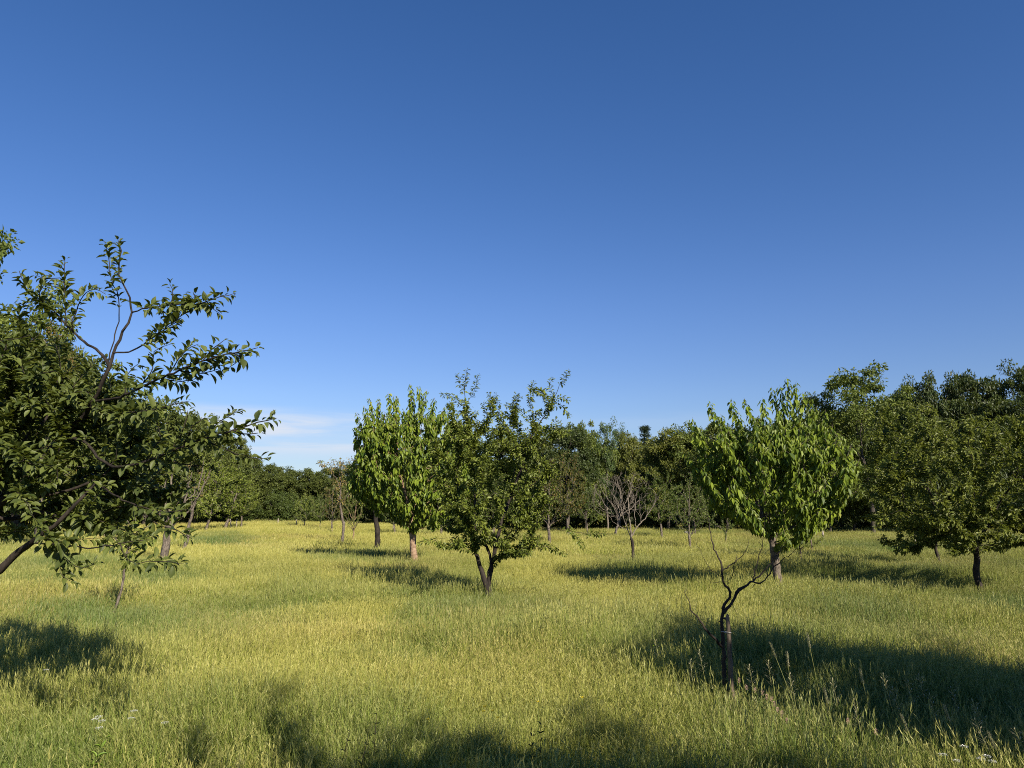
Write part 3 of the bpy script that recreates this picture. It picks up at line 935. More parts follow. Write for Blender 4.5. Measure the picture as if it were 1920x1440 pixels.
def build_right():
    d = 14.2
    b = base_at(1831, d)
    tr = [dict(pts=[b - [0, 0, .1], P(1831, 1080, d), P(1831, 1050, d), P(1830, 1025, d)], r=(.062, .050))]
    fills = [(1840, 902, d, 178, 130, 1.9, 310), (1755, 920, d - .3, 110, 90, 1.3, 120), (1850, 990, d - .4, 155, 45, 1.5, 90), (1940, 890, d, 110, 135, 1.5, 100), (1830, 825, d, 120, 52, 1.2, 44), (1740, 1025, d - .4, 60, 22, .8, 22)]
    pl = [[P(1870, 950, d), P(1900, 890, d - .8), P(1880, 845, d - 1.2), P(1862, 800, d - 1.4)], [P(1880, 930, d), P(1895, 870, d - 1), P(1850, 850, d - 1.5), P(1805, 845, d - 1.7)],
          [P(1700, 960, d), P(1660, 970, d - .5), P(1640, 990, d - .6)]]
    sour_cherry('broad olive sour cherry tree on a short dark trunk at the right edge', b, tr, fills, pl, .07, .0026, 'bark_dark', 'sour_olive', 32, spacing=0.016, length=0.45, L=0.073, whorl=2)
    d = 20.0
    b = base_at(1755, d)
    tr = [dict(pts=[b - [0, 0, .1], P(1755, 1030, d), P(1755, 1005, d)], r=(.042, .036))]
    fills = [(1720, 890, d, 90, 115, 1.6, 230), (1700, 970, d, 75, 55, 1.3, 70), (1700, 800, d, 60, 50, 1.2, 50)]
    sour_cherry('thin trunked olive sour cherry half hidden behind the broad one at the right edge', b, tr, fills, [], .06, .0035, 'bark_dark', 'sour_olive', 33, spacing=0.022, length=0.5, L=0.092, whorl=2)


build_right()


def build_left():
    """The near sour cherry whose trunk stands just outside the left of the frame."""
    rng = np.random.default_rng(41)
    d = 4.7
    b = np.array([-4.75, 4.9, float(terrain(-4.75, 4.9))])
    root = thing('sour_cherry_tree', 'near dark sour cherry tree reaching long leafy branches in from the left edge', 'tree', b, 'sour cherry trees with small dark leaves')
    sk = Skel()
    crotch = b + [0.12, 0, 0.95]
    t0 = sk.path([b - [0, 0, .1], b + [.05, 0, .5], crotch], seg=.1, rng=rng, jit=.006, rmin=(.10, .085))
    limb = sk.path([P(0, 1066, d - .1), P(29, 1040, d - .1), P(58, 1017, d - .2), P(100, 985, d - .3), P(150, 940, d - .3), P(180, 905, d - .2)], parent=t0[-1], seg=.08, rng=rng, jit=.004, rmin=(.030, .026, .022, .016, .010, .006))
    def near(px, py, dd):
        q = P(px, py, dd)
        return int(np.argmin(np.linalg.norm(sk.P[:sk.n] - q, axis=1)))

    def br(pts, dd=None, r=(.008, .003)):
        pp = [P(x, y, d + (o[0] if o else 0)) for x, y, *o in pts]
        sk.path(pp[1:], parent=near(pts[0][0], pts[0][1], d + (pts[0][2] if len(pts[0]) > 2 else 0)), seg=.06, rng=rng, jit=.003, rmin=r, tip=True)
    # low hanging twigs
    br([(58, 1017, -.2), (110, 1022, -.4), (175, 1026, -.6), (225, 1020, -.7), (280, 1012, -.7)], r=(.006, .0025))
    br([(105, 1022, -.4), (108, 1050, -.45), (120, 1083, -.5), (140, 1092, -.5)], r=(.003, .002))
    br([(110, 1022, -.4), (140, 1060, -.5), (160, 1064, -.5), (180, 1054, -.5)], r=(.003, .002))
    br([(215, 1022, -.7), (242, 1052, -.7), (290, 1052, -.75), (345, 1056, -.8)], r=(.003, .002))
    br([(180, 905, -.2), (240, 940, -.5), (300, 960, -.6), (350, 955, -.7)], r=(.006, .0025))
    br([(250, 945, -.5), (300, 985, -.6), (345, 1000, -.7), (360, 1010, -.7)], r=(.004, .0025))
    lo = sk.n
    main = sk.path([P(-60, 990, d + .1), P(38, 912, d + .1), P(90, 850, d + .2), P(117, 818, d + .2), P(152, 786, d + .2), P(175, 753, d + .1), P(204, 689, d), P(213, 662, d), P(230, 622, d), P(248, 587, d), P(242, 557, d), P(230, 531, d - .05), P(222, 499, d - .05), P(227, 470, d - .1), P(221, 449, d - .1)], parent=t0[-1], seg=.07, rng=rng, jit=.003, rmin=(.040, .028, .026, .022, .018, .015, .012, .0105, .009, .0075, .006, .005, .004, .003, .002), tip=True)
    br([(204, 684), (187, 660, .1), (157, 639, .2), (125, 610, .3), (99, 581, .35), (73, 560, .4), (52, 548, .4)], r=(.011, .003))
    br([(125, 610, .3), (122, 580, .3), (121, 537, .3), (122, 485, .3)], r=(.005, .0025))
    br([(122, 537, .3), (112, 520, .25), (88, 522, .2), (66, 515, .2)], r=(.004, .0025))
    br([(139, 622, .25), (137, 600, .2), (146, 574, .2), (160, 548, .15), (188, 545, .1), (198, 552, .1)], r=(.005, .0025))
    br([(73, 560, .4), (78, 540, .35), (98, 523, .3)], r=(.004, .0025))
    br([(52, 548, .4), (40, 520, .4), (36, 508, .4)], r=(.004, .0025))
    br([(213, 668), (251, 657, -.1), (277, 639, -.2), (306, 619, -.3), (327, 604, -.35), (350, 581, -.4)], r=(.007, .0025))
    br([(327, 604, -.35), (312, 590, -.3), (300, 575, -.3)], r=(.004, .0025))
    br([(248, 592), (277, 578, -.2), (321, 572, -.3), (388, 566, -.45), (415, 556, -.5), (440, 550, -.5)], r=(.006, .0025))
    br([(321, 572, -.3), (325, 550, -.3), (318, 532, -.3)], r=(.004, .0025))
    br([(388, 566, -.45), (400, 580, -.45), (412, 588, -.45)], r=(.004, .0025))
    br([(360, 569, -.4), (366, 556, -.4), (362, 548, -.4)], r=(.004, .0025))
    br([(204, 700), (212, 640, .15), (223, 590, .2), (222, 560, .2), (208, 520, .2), (203, 480, .2), (196, 452, .2)], r=(.005, .0025))
    br([(175, 762, .1), (227, 744, -.1), (262, 727, -.25), (300, 709, -.4), (335, 695, -.5), (379, 677, -.6), (437, 662, -.65), (483, 652, -.7)], r=(.010, .0028))
    for a in ([(262, 727, -.25), (285, 690, -.3), (290, 660, -.3), (320, 645, -.3)], [(320, 702, -.45), (345, 660, -.5), (372, 645, -.5)], [(340, 694, -.5), (380, 700, -.5), (415, 690, -.5)],
              [(379, 677, -.6), (400, 655, -.6), (420, 638, -.6)], [(430, 664, -.65), (455, 668, -.65), (425, 692, -.6)], [(300, 709, -.4), (340, 715, -.45), (365, 712, -.5)], [(240, 740, -.1), (240, 700, 0), (262, 680, 0)]):
        br(a, r=(.0045, .0025))
    br([(170, 765, .1), (230, 775, -.2), (280, 770, -.4), (320, 760, -.5), (355, 752, -.5)], r=(.007, .0025))
    br([(117, 818, .2), (160, 830, 0), (204, 872, -.2), (271, 866, -.35), (321, 845, -.45), (379, 824, -.55), (437, 806, -.65), (467, 798, -.65), (518, 784, -.7)], r=(.011, .0028))
    for a in ([(321, 845, -.45), (345, 800, -.5), (352, 770, -.5)], [(379, 824, -.55), (420, 785, -.6), (450, 768, -.6)], [(437, 806, -.65), (470, 815, -.65), (484, 812, -.65)], [(379, 824, -.55), (430, 845, -.6), (470, 858, -.6), (505, 858, -.6)],
              [(300, 855, -.4), (340, 870, -.4), (380, 872, -.4)], [(271, 866, -.35), (300, 810, -.4), (290, 780, -.4)], [(345, 838, -.5), (370, 790, -.55), (385, 782, -.55)]):
        br(a, r=(.0045, .0025))
    E = [(130, 850, d + .5, 170, 140, .8, 170), (60, 740, d + .6, 120, 120, .8, 120), (190, 890, d + .2, 130, 80, .7, 56), (60, 950, d + .2, 120, 55, .6, 60), (210, 800, d + .3, 90, 70, .6, 55),
         (-120, 820, d + .2, 170, 200, 1.0, 200), (-60, 700, d + 1.0, 130, 130, .8, 80), (270, 900, d + .1, 80, 70, .5, 20), (160, 720, d + .4, 80, 60, .5, 34), (20, 620, d + .8, 60, 80, .6, 34), (200, 990, d - .2, 90, 25, .5, 9), (300, 800, d, 60, 40, .4, 8)]
    T = np.concatenate([ell(*e, rng) for e in E])
    T = T[(np.linalg.norm(T - np.array([0, 0, CAMZ]), axis=1) > 4.1)]
    sk.grow(T, rng, lo=lo, bf=0.3, seg=0.08, curl=0.35, jit=0.012, ang=0.5)
    sk.radii(.060, .0020)
    finish(root, sk, b, 'bark_dark')
    me, n = shoot_leaves('crown', sk, b, rng, T_HI, M['sour'], length=0.42, spacing=0.0105, L=0.058, W=0.48, wr=0.75, wt=0.55, wd=0.02, up=1.0, rad_n=0.1, jit=0.26, rmax=0.0085, stalk=0.014, smooth=True)
    link('crown', me, root)
    print('left leaves', n, sk.n)


build_left()


# ------------------------------------------------------------------ the bare forked stump and its stake
def tube_obj(name, pts, rad, mat, parent, origin, rng, seg=.05, jit=.003):
    sk = Skel(4000)
    sk.path(pts, seg=seg, rng=rng, jit=jit)
    n = sk.n
    t = np.linspace(0, 1, n)
    sk.r = np.interp(t, np.linspace(0, 1, len(rad)), rad)
    return link(name, sk.mesh(name, mat, origin, 0.12), parent)


def multi_obj(name, paths, mat, parent, origin, rng, seg=.045, jit=.0045, flare=0.1):
    """one branch with its side twigs: paths = [(pts, r0, r1)], the later ones start on the nearest node of the earlier ones"""
    sk = Skel(6000); rr = {}
    for k, (pts, r0, r1) in enumerate(paths):
        n0 = sk.n
        if k == 0: sk.path(pts, seg=seg, rng=rng, jit=jit)
        else:
            pi = int(np.argmin(np.linalg.norm(sk.P[:n0] - pts[0], axis=1)))
            sk.path(pts[1:], parent=pi, seg=seg, rng=rng, jit=jit)
        m = sk.n - n0
        for q in range(m): rr[n0 + q] = r0 + (r1 - r0) * (q / max(1, m - 1))
    n_main = sk.n
    for q in range(int(n_main * .22)):
        i = int(rng.integers(3, n_main))
        if rr[i] < .0018: continue
        v = nrm((rng.normal(0, 1, 3) + sk.T[i] * .6 + np.array([0, 0, .4]))[None])[0]
        n0 = sk.n; ln = rng.uniform(.012, .05) if rng.random() < .75 else rng.uniform(.07, .2)
        sk.path([sk.P[i] + v * ln * .5, sk.P[i] + v * ln + rng.normal(0, .006, 3)], parent=i, seg=.03, rng=rng, jit=.002)
        for k2 in range(n0, sk.n): rr[k2] = min(rr[i] * .5, .0028)
    sk.r = np.array([rr[i] for i in range(sk.n)])
    return link(name, sk.mesh(name, mat, origin, flare), parent)


def build_stump():
    rng = np.random.default_rng(51)
    d = 6.15
    b = base_at(1359, d)
    root = thing('dead_cherry_tree', 'small dead forked cherry tree with bare dark branches tied to a stake in the grass', 'tree', b)
    p = lambda x, y, o=0.0: P(x, y, d + o)
    tube_obj('trunk', [b - [0, 0, .1], p(1358, 1271), p(1357, 1220), p(1354, 1180), p(1355, 1138)], [.022, .020, .018, .016, .013], M['bark_dark'], root, b, rng)
    multi_obj('branch', [([p(1355, 1142), p(1364, 1126), p(1369, 1112), p(1355, 1090), p(1354, 1072), p(1348, 1046), p(1336, 1023), p(1334, 1010), p(1327, 965)], .0125, .0024),
                         ([p(1355, 1072), p(1379, 1053, .1), p(1397, 1035, .15), p(1403, 1010, .2)], .006, .0016), ([p(1379, 1053, .1), p(1374, 1076, .1), p(1365, 1088, .1)], .0035, .0016),
                         ([p(1379, 1053, .1), p(1381, 1040, .1)], .003, .0015), ([p(1351, 1085), p(1325, 1060, -.1), p(1309, 1022, -.1), p(1300, 1005, -.1)], .0028, .001),
                         ([p(1360, 1105), p(1354, 1090, -.2), p(1335, 1092, -.2), p(1322, 1078, -.2)], .0025, .001)], M['bark_dark'], root, b, rng)
    multi_obj('branch', [([p(1357, 1150), p(1373, 1127), p(1385, 1108), p(1401, 1097), p(1428, 1076, .1), p(1442, 1060, .1), p(1453, 1044, .15), p(1464, 1030, .2), p(1472, 1015, .2)], .0125, .002),
                         ([p(1369, 1112), p(1385, 1105), p(1401, 1096)], .011, .008), ([p(1408, 1092, .1), p(1417, 1065, .2), p(1428, 1026, .25), p(1433, 978, .3)], .007, .0018), ([p(1428, 1026, .25), p(1418, 1012, .25)], .002, .001),
                         ([p(1403, 1098, .05), p(1426, 1093, -.1), p(1440, 1081, -.15), p(1453, 1062, -.2), p(1478, 1042, -.25), p(1506, 1012, -.3)], .008, .0014), ([p(1453, 1058, -.2), p(1470, 1050, -.2), p(1482, 1046, -.2)], .002, .001),
                         ([p(1446, 1052, .1), p(1458, 1040, -.1), p(1466, 1030, -.1), p(1480, 1008, -.1)], .003, .001)], M['bark_dark'], root, b, rng)
    multi_obj('branch', [([p(1354, 1212), p(1332, 1189, -.05), p(1311, 1163, -.1), p(1295, 1143, -.1), p(1290, 1125, -.1), p(1283, 1106, -.1)], .013, .002)], M['bark_dark'], root, b, rng)
    for (x, y, l) in ((1351, 1166, .03), (1358, 1160, .02)):
        tube_obj('stub', [p(x + 3, y), p(x - 3, y - 1, -.01)], [.010, .007], M['bark_dark'], root, b, rng)
    s = base_at(1373, d - .12)
    st = thing('wooden_stake', 'rough weathered wooden stake beside the small dead forked tree', 'stake', s)
    q = lambda x, y: P(x, y, d - .12)
    tube_obj('post', [s - [0, 0, .15], q(1371, 1278), q(1368, 1220), q(1365, 1175), q(1364, 1153)], [.024, .022, .021, .019, .017], M['stake'], st, s, rng, jit=.002)
    # white tie round both
    c = (P(1357, 1186, d) + P(1366, 1186, d - .12)) / 2
    th = np.linspace(0, 2 * math.pi, 33)[:-1]
    ax = nrm((P(1366, 1186, d - .12) - P(1357, 1186, d))[None])[0]; ay = np.cross(ax, [0, 0, 1.0])
    L2 = np.linalg.norm(P(1366, 1186, d - .12) - P(1357, 1186, d)) / 2 + .028
    ring = c + np.cos(th)[:, None] * ax * L2 + np.sin(th)[:, None] * ay * .032 + np.array([0, 0, 1.0]) * (0.006 * np.sin(th))[:, None]
    V = []
    for r_ in ring:
        for k in range(4):
            a = k * math.pi / 2
            V.append(r_ + np.array([0, 0, .003 * math.cos(a)]) + nrm((r_ - c)[None])[0] * .003 * math.sin(a))
    g = np.arange(32 * 4).reshape(32, 4)
    n1 = np.roll(g, -1, 0); n2 = np.roll(g, -1, 1); n3 = np.roll(n1, -1, 1)
    me = mk_mesh('tie', np.array(V) - s, [np.stack([g, n2, n3, n1], -1).reshape(-1, 4)], M['tie'], smooth=True)
    link('tie', me, st)


M['tie'] = plain_mat('pale_string', (0.55, 0.53, 0.48))
build_stump()


# ------------------------------------------------------------------ smaller orchard trees farther off
def orchard_variant(name, seed, H, rx, crown_lo, fork, R0, leaf, bark, ntips=130, L=0.10, spacing=0.05, length=0.45, bare=0.0, stems=4):
    """a small round pruned fruit tree in local metres; returns (trunk mesh, crown mesh)"""
    rng = np.random.default_rng(seed)
    sk = Skel()
    sk.path([np.array([0, 0, -.1]), np.array([rng.normal(0, .04), 0, fork * .5]), np.array([rng.normal(0, .06), rng.normal(0, .04), fork])], seg=.12, rng=rng, jit=.008, rmin=(R0, R0 * .75))
    lo = sk.n - 1
    cz = (H + crown_lo) / 2; rz = (H - crown_lo) / 2
    v = nrm(rng.normal(0, 1, (ntips, 3))) * (0.5 + 0.5 * rng.random((ntips, 1)) ** .5)
    sc3 = 1 + 0.18 * np.sin(3 * np.arctan2(v[:, 1], v[:, 0]) + seed)
    T = v * np.stack([rx * sc3, rx * sc3, np.full(ntips, rz)], -1) + np.array([0, 0, cz])
    extra = np.stack([rng.normal(0, rx * .45, 10), rng.normal(0, rx * .45, 10), H + rng.random(10) * .25 * rz], -1)
    sk.grow(np.concatenate([T, extra]), rng, lo=lo, bf=.4, seg=.14, curl=.4, jit=.02, ang=.6, limbs=stems)
    sk.radii(R0 * .65, .005)
    tm = sk.mesh('trunk', M[bark], (0, 0, 0))
    cm, n = shoot_leaves('crown', sk, (0, 0, 0), rng, T_LOW, M[leaf], length=length, spacing=spacing, L=L, W=.55, whorl=3, wr=.8, wt=.3, wd=.3, up=.8, rad_n=.4, jit=.4, rmax=.03, keep=1 - bare)
    return tm, cm


VAR = {}


def variant(key, *a, **k):
    if key not in VAR: VAR[key] = orchard_variant(key, *a, **k)
    return VAR[key]


def recolour(me, mat):
    c = me.copy(); c.materials[0] = M[mat]; return c


def small_tree(label, px, d, top_py, half_px, key, name='fruit_tree', leaf=None, bark=None, rz=0.0, group='small fruit trees across the back of the orchard', lean=0.0):
    tm, cm = VAR[key]
    H0, rx0 = VDIM[key]
    b = base_at(px, d)
    H = P(px, top_py, d)[2] - b[2]
    root = thing(name, label, 'tree', b, group)
    root.rotation_euler = (0, lean, rz)
    s = H / H0; sx = (half_px / FPX * d) / rx0
    root.scale = (sx, sx, s)
    link('trunk', recolour(tm, bark) if bark else tm, root)
    link('crown', recolour(cm, leaf) if leaf else cm, root)
    return root


VDIM = {'round': (3.6, 1.6), 'loose': (4.2, 1.7), 'upright': (4.6, 1.5), 'low': (3.0, 1.5)}
variant('round', 61, 3.6, 1.45, 1.2, 1.05, .085, 'orch', 'bark_grey', ntips=150)
variant('loose', 62, 4.2, 1.5, 1.3, 1.0, .10, 'orch', 'bark_grey', ntips=120, spacing=.07)
variant('upright', 63, 4.6, 1.35, 1.1, 1.1, .10, 'light', 'bark_grey', ntips=170, L=.12)
variant('low', 64, 3.0, 1.35, .9, .7, .06, 'orch', 'bark_grey', ntips=110, L=.085)

small_tree('pale green fruit tree on a leaning trunk at the far left end of the orchard', 396, 45, 862, 42, 'upright', bark='bark_grey', lean=.08)
small_tree('bright yellow green fruit tree on a forked whitish trunk left of the gap', 432, 47, 872, 52, 'upright', bark='bark_grey', rz=1.2)
small_tree('low pale green fruit tree between the forked whitish trunk and the gap', 462, 50, 895, 36, 'round', leaf='light', rz=2.2)
small_tree('small green fruit tree standing before the oak wood in the gap', 578, 52, 930, 30, 'low', leaf='light', rz=.4)
small_tree('thin green fruit tree second from the gap before the oak wood', 606, 50, 926, 22, 'low', leaf='orch', rz=1.9)
small_tree('slim fruit tree with rusty tinted top and pale forked trunk', 630, 43, 902, 30, 'loose', leaf='brown', bark='bark_grey', rz=.3)
small_tree('slim green fruit tree with a pale trunk left of the dark leaning trunk', 668, 36, 917, 27, 'loose', leaf='orch', bark='bark_tan', rz=2.6)
small_tree('yellowing fruit tree with a bent pale trunk behind the forked sour cherry', 1030, 32, 868, 58, 'loose', leaf='brown', bark='bark_grey', rz=.9, lean=-.05)
small_tree('browning fruit tree with two mossy stems right of the forked sour cherry', 1062, 40, 862, 50, 'round', leaf='brown', bark='bark_grey', rz=2.0)
small_tree('thin leaved fruit tree just left of the bleached dead tree', 1098, 44, 905, 40, 'low', leaf='orch', rz=2.9)
small_tree('round fruit tree on a whitish mottled trunk right of the bleached dead trees', 1235, 38, 895, 46, 'round', leaf='orch', bark='bark_grey', rz=1.4)
small_tree('neat vase shaped fruit tree on a thin trunk right of the bleached dead trees', 1287, 27.5, 893, 46, 'loose', leaf='orch', rz=.6)
small_tree('small fruit tree close behind the neat vase shaped one', 1296, 42, 915, 36, 'low', leaf='orch', rz=2.4)
small_tree('small spreading fruit tree in the shade left of the bright sweet cherry', 1351, 33, 930, 40, 'low', leaf='orch', rz=1.0)
small_tree('dark fruit tree on a black trunk close behind the bright sweet cherry', 1490, 20.2, 925, 55, 'round', leaf='sour_mid', bark='bark_dark', rz=.2)
small_tree('fruit tree in the dark gap behind the tan sweet cherry trunk', 745, 44, 925, 36, 'round', leaf='orch', rz=.7)
small_tree('fruit tree behind the crown of the tan trunked sweet cherry', 830, 42, 900, 50, 'loose', leaf='orch', rz=1.7)
small_tree('leafy fruit tree behind the forked sour cherry stems', 925, 44, 900, 52, 'round', leaf='orch', rz=2.7)
small_tree('shaded fruit tree under the near left branches', 215, 34, 880, 60, 'round', leaf='sour_mid', rz=.5)
small_tree('shaded fruit tree farther left under the near branches', 90, 30, 850, 70, 'loose', leaf='sour_mid', rz=1.5)


def sketch_tree(name, label, px, d, bark, seed, trunk, fills, leaf=None, R0=.1, r0=.004, group=None, lo_frac=.95, branches=(), limbs=6, leafargs=None, fork_flare=.2, bark2=None):
    rng = np.random.default_rng(seed)
    b = base_at(px, d)
    root = thing(name, label, 'tree', b, group)
    sk = Skel()
    idx = sk.path([b - [0, 0, .1]] + [P(x, y, d) for x, y in trunk], seg=.12, rng=rng, jit=.008, rmin=(R0, R0 * .7))
    for pts, ra, rb, tip in branches:
        pp = [P(x, y, d + (o[0] if o else 0)) for x, y, *o in pts]
        lo = max(1, int(len(idx) * .6))
        pi = lo + int(np.argmin(np.linalg.norm(sk.P[lo:sk.n] - pp[0], axis=1)))
        sk.path(pp[1:], parent=pi, seg=.12, rng=rng, jit=.012, rmin=(ra, rb), tip=tip)
    if fills:
        T = np.concatenate([ell(*e, rng) for e in fills])
        sk.grow(T, rng, lo=max(1, int(len(idx) * lo_frac)), bf=.45, seg=.13, curl=.45, jit=.02, ang=.8, limbs=limbs)
    sk.radii(R0 * .6, r0)
    if bark2:
        k = len(idx) - 1
        sk2 = Skel(); m = sk.n - k
        sk2.n = m; sk2.P[:m] = sk.P[k:sk.n]; sk2.T[:m] = sk.T[k:sk.n]; sk2.r = sk.r[k:].copy(); del sk.lead
        sk2.par[:m] = np.where(sk.par[k:sk.n] >= k, sk.par[k:sk.n] - k, 0); sk2.par[0] = -1
        sk.n = k + 1; sk.r = sk.r[:k + 1]
        link('trunk', sk.mesh('trunk', M[bark], b, fork_flare), root)
        link('branches', sk2.mesh('branches', M[bark2], b, 0.0), root)
    else:
        link('trunk', sk.mesh('trunk', M[bark], b, fork_flare), root)
    if leaf:
        a = dict(length=.35, spacing=.05, L=.10, W=.5, wr=.8, wt=.3, wd=.35, up=.7, rad_n=.4, jit=.35, rmax=.02)
        a.update(leafargs or {})
        me, n = shoot_leaves('crown', sk, b, rng, T_LOW, M[leaf], **a)
        link('crown', me, root)
    return root


sketch_tree('dead_fruit_tree', 'larger bleached dead tree with a dense fan of bare twigs at the wood edge', 1153, 41, 'bark_dead', 71, [(1154, 1000), (1157, 988)],
            [(1150, 930, 41, 48, 42, 1.2, 330), (1180, 920, 41, 48, 38, 1.2, 220)], R0=.085, r0=.0042, limbs=10, group='bleached dead fruit trees')
sketch_tree('dead_fruit_tree', 'smaller dead tree with a dark trunk and pale forked bare branches', 1187, 20.9, 'bark_dark', 72, [(1187, 1035), (1185, 1015), (1183, 1007)],
            [(1195, 935, 20.9, 42, 28, .8, 80)], R0=.05, r0=.0032, branches=[([(1183, 1007), (1172, 980, .1), (1166, 958, .2), (1163, 920, .3), (1160, 895, .3)], .015, .004, True),
            ([(1183, 1007), (1182, 985, -.1), (1180, 973, -.1), (1178, 950, -.1)], .010, .003, True), ([(1184, 1003), (1193, 990, 0), (1201, 980, 0), (1214, 965, .1), (1227, 945, .1), (1237, 928, .1)], .015, .003, True),
            ([(1201, 980), (1200, 960, -.2), (1199, 930, -.3)], .010, .004, True), ([(1176, 992), (1162, 988, -.1), (1149, 978, -.2), (1134, 950, -.3)], .010, .003, True), ([(1190, 1000), (1192, 985, .3), (1190, 960, .4)], .010, .004, True)], limbs=4, bark2='bark_dead',
            group='bleached dead fruit trees')
sketch_tree('pruned_tree', 'hard pruned tree with a thick grey trunk and bare upright shoots under the left branches', 308, 19, 'bark_grey', 73, [(309, 1040), (312, 1012), (315, 990)],
            [(320, 925, 19, 52, 40, .8, 44), (300, 930, 19, 40, 35, .7, 24)], leaf='sour_mid', R0=.115, r0=.006,
            branches=[([(315, 990), (304, 975), (300, 955), (296, 930)], .05, .015, False), ([(315, 990), (318, 970), (319, 950), (322, 900), (325, 870)], .05, .01, True), ([(315, 990), (332, 975), (340, 955), (352, 920), (360, 885)], .05, .01, True),
                      ([(315, 990), (312, 960, .3), (306, 915, .4)], .03, .01, True), ([(330, 978), (345, 968, -.2), (372, 930, -.3), (388, 880, -.3)], .03, .009, True)], limbs=5, leafargs=dict(length=.4, spacing=.06, L=.09))
sketch_tree('pale_trunked_tree', 'thin whitish trunked tree with bare pale shoots behind the hard pruned tree', 352, 27, 'bark_grey', 74, [(353, 1000), (354, 985), (360, 965)],
            [(365, 900, 27, 30, 35, .6, 26)], leaf='brown', R0=.07, r0=.006, branches=[([(360, 965), (368, 930), (378, 890), (384, 862)], .04, .012, True), ([(360, 965), (358, 930), (352, 900), (350, 872)], .035, .012, True), ([(366, 940), (385, 905, .2), (396, 880, .2)], .03, .01, True)], limbs=4)
sketch_tree('sapling', 'slender leaning sapling with a thin bare stem at the left', 224, 11.5, 'bark_grey', 75, [(228, 1105), (234, 1060), (237, 1040)],
            [(235, 995, 11.5, 50, 45, .5, 64)], leaf='sour_mid', R0=.022, r0=.003, branches=[([(236, 1045), (228, 1025), (215, 1005), (205, 985)], .012, .004, True), ([(236, 1045), (246, 1020), (262, 1000), (280, 985)], .012, .004, True)], limbs=3,
            leafargs=dict(length=.3, spacing=.05, L=.085, wd=.6), fork_flare=.1)
sketch_tree('leaning_fruit_tree', 'dark leaning fruit tree with one pale branch, left of the tan cherry trunk', 710, 27.5, 'bark_dark', 76, [(708, 1005), (705, 975), (703, 958)],
            [(690, 915, 27.5, 36, 34, .9, 60), (725, 925, 27.5, 30, 25, .8, 30)], leaf='sour_mid', R0=.11, r0=.006,
            branches=[([(703, 958), (708, 945), (716, 935)], .05, .02, False), ([(703, 955), (690, 940), (670, 920), (650, 902)], .035, .014, True)], limbs=5, leafargs=dict(length=.4, spacing=.055, L=.13))
sketch_tree('dry_fruit_tree', 'sparse fruit tree with dry yellow leaves showing over the oaks in the gap', 645, 33, 'bark_grey', 77, [(644, 985), (640, 960)],
            [(622, 868, 33, 28, 10, .6, 22), (645, 915, 33, 26, 25, .6, 26), (655, 870, 33, 15, 15, .5, 8)], leaf='dry', R0=.07, r0=.006, limbs=4, leafargs=dict(length=.45, spacing=.055, L=.13, wd=.5))


# ------------------------------------------------------------------ the wood behind the orchard
def forest_variant(key, seed, H, rx, lo, lobes, per, leaf, nleaf=140, rc=.58, L=.15, bark='bark_wood', R0=.15, cone=False, airy=0.0, squash=.62):
    rng = np.random.default_rng(seed)
    sk = Skel()
    sk.path([np.array([0, 0, -.2]), np.array([rng.normal(0, .1), rng.normal(0, .1), lo * .9]), np.array([rng.normal(0, .2), rng.normal(0, .2), H * .55 if not cone else H * .97])], seg=.35, rng=rng, jit=.03, rmin=(R0, R0 * .3))
    l0 = max(1, int(sk.n * (.3 if not cone else .2)))
    C, T = [], []
    if cone:
        for k in range(lobes * per):
            f = rng.random() ** .8
            z = lo + (H - lo) * f
            a = rng.random() * 6.283
            r = rx * (1 - f) * (.35 + .65 * rng.random()) + .1
            T.append([r * math.cos(a), r * math.sin(a), z - .15 * r])
        T = np.array(T)
    else:
        for k in range(lobes):
            f = (k + .5) / lobes
            z = lo + (H - lo) * (.08 + .80 * f)
            w = rx * math.sqrt(max(0.08, 1 - (2 * f - .85) ** 2 / 1.35)) * .68
            a = k * 2.4 + rng.normal(0, .4)
            c = np.array([w * math.cos(a), w * math.sin(a), z + rng.normal(0, .2)])
            lr = rx * (.40 + .2 * rng.random())
            v = nrm(rng.normal(0, 1, (per, 3))) * (.72 + .28 * rng.random((per, 1)))
            v[:, 2] = np.where(v[:, 2] < -.3, v[:, 2] * .5, v[:, 2])
            T.append(c + v * np.array([lr, lr, lr * .8]))
        top = np.stack([rng.normal(0, rx * .3, per), rng.normal(0, rx * .3, per), H - rng.random(per) * .25 * (H - lo)], -1)
        T.append(top)
        T = np.concatenate(T)
        if airy: T = T[rng.random(len(T)) > airy]
    sk.grow(T, rng, lo=l0, bf=.4, seg=.3, curl=.4, jit=.04, ang=.6, limbs=8)
    sk.radii(R0, .012)
    tmesh = sk.mesh('trunk', M[bark], (0, 0, 0))
    n = len(T)
    k = np.repeat(np.arange(n), nleaf)
    sz = .6 + .8 * rng.random(n)
    off = nrm(rng.normal(0, 1, (n * nleaf, 3))) * (rng.random((n * nleaf, 1)) ** .45) * rc * sz[k][:, None]
    off[:, 2] *= squash
    Q = T[k] + off
    D = nrm(off / rc + rng.normal(0, .6, (len(Q), 3)) + np.array([0, 0, -.25]))
    Nn = nrm(np.array([0, 0, .9]) + off / rc * .7 + rng.normal(0, .45, (len(Q), 3)))
    ll = L * (.6 + .8 * rng.random(len(Q)))
    tone = np.clip(rng.random(n)[k] * .55 + rng.random(len(Q)) * .45, 0, 1)
    cmesh = leaves('crown', Q, D, Nn, ll, ll * (.6 if not cone else .3), T_LOW, M[leaf], rng, tone=tone)
    return tmesh, cmesh, H, rx


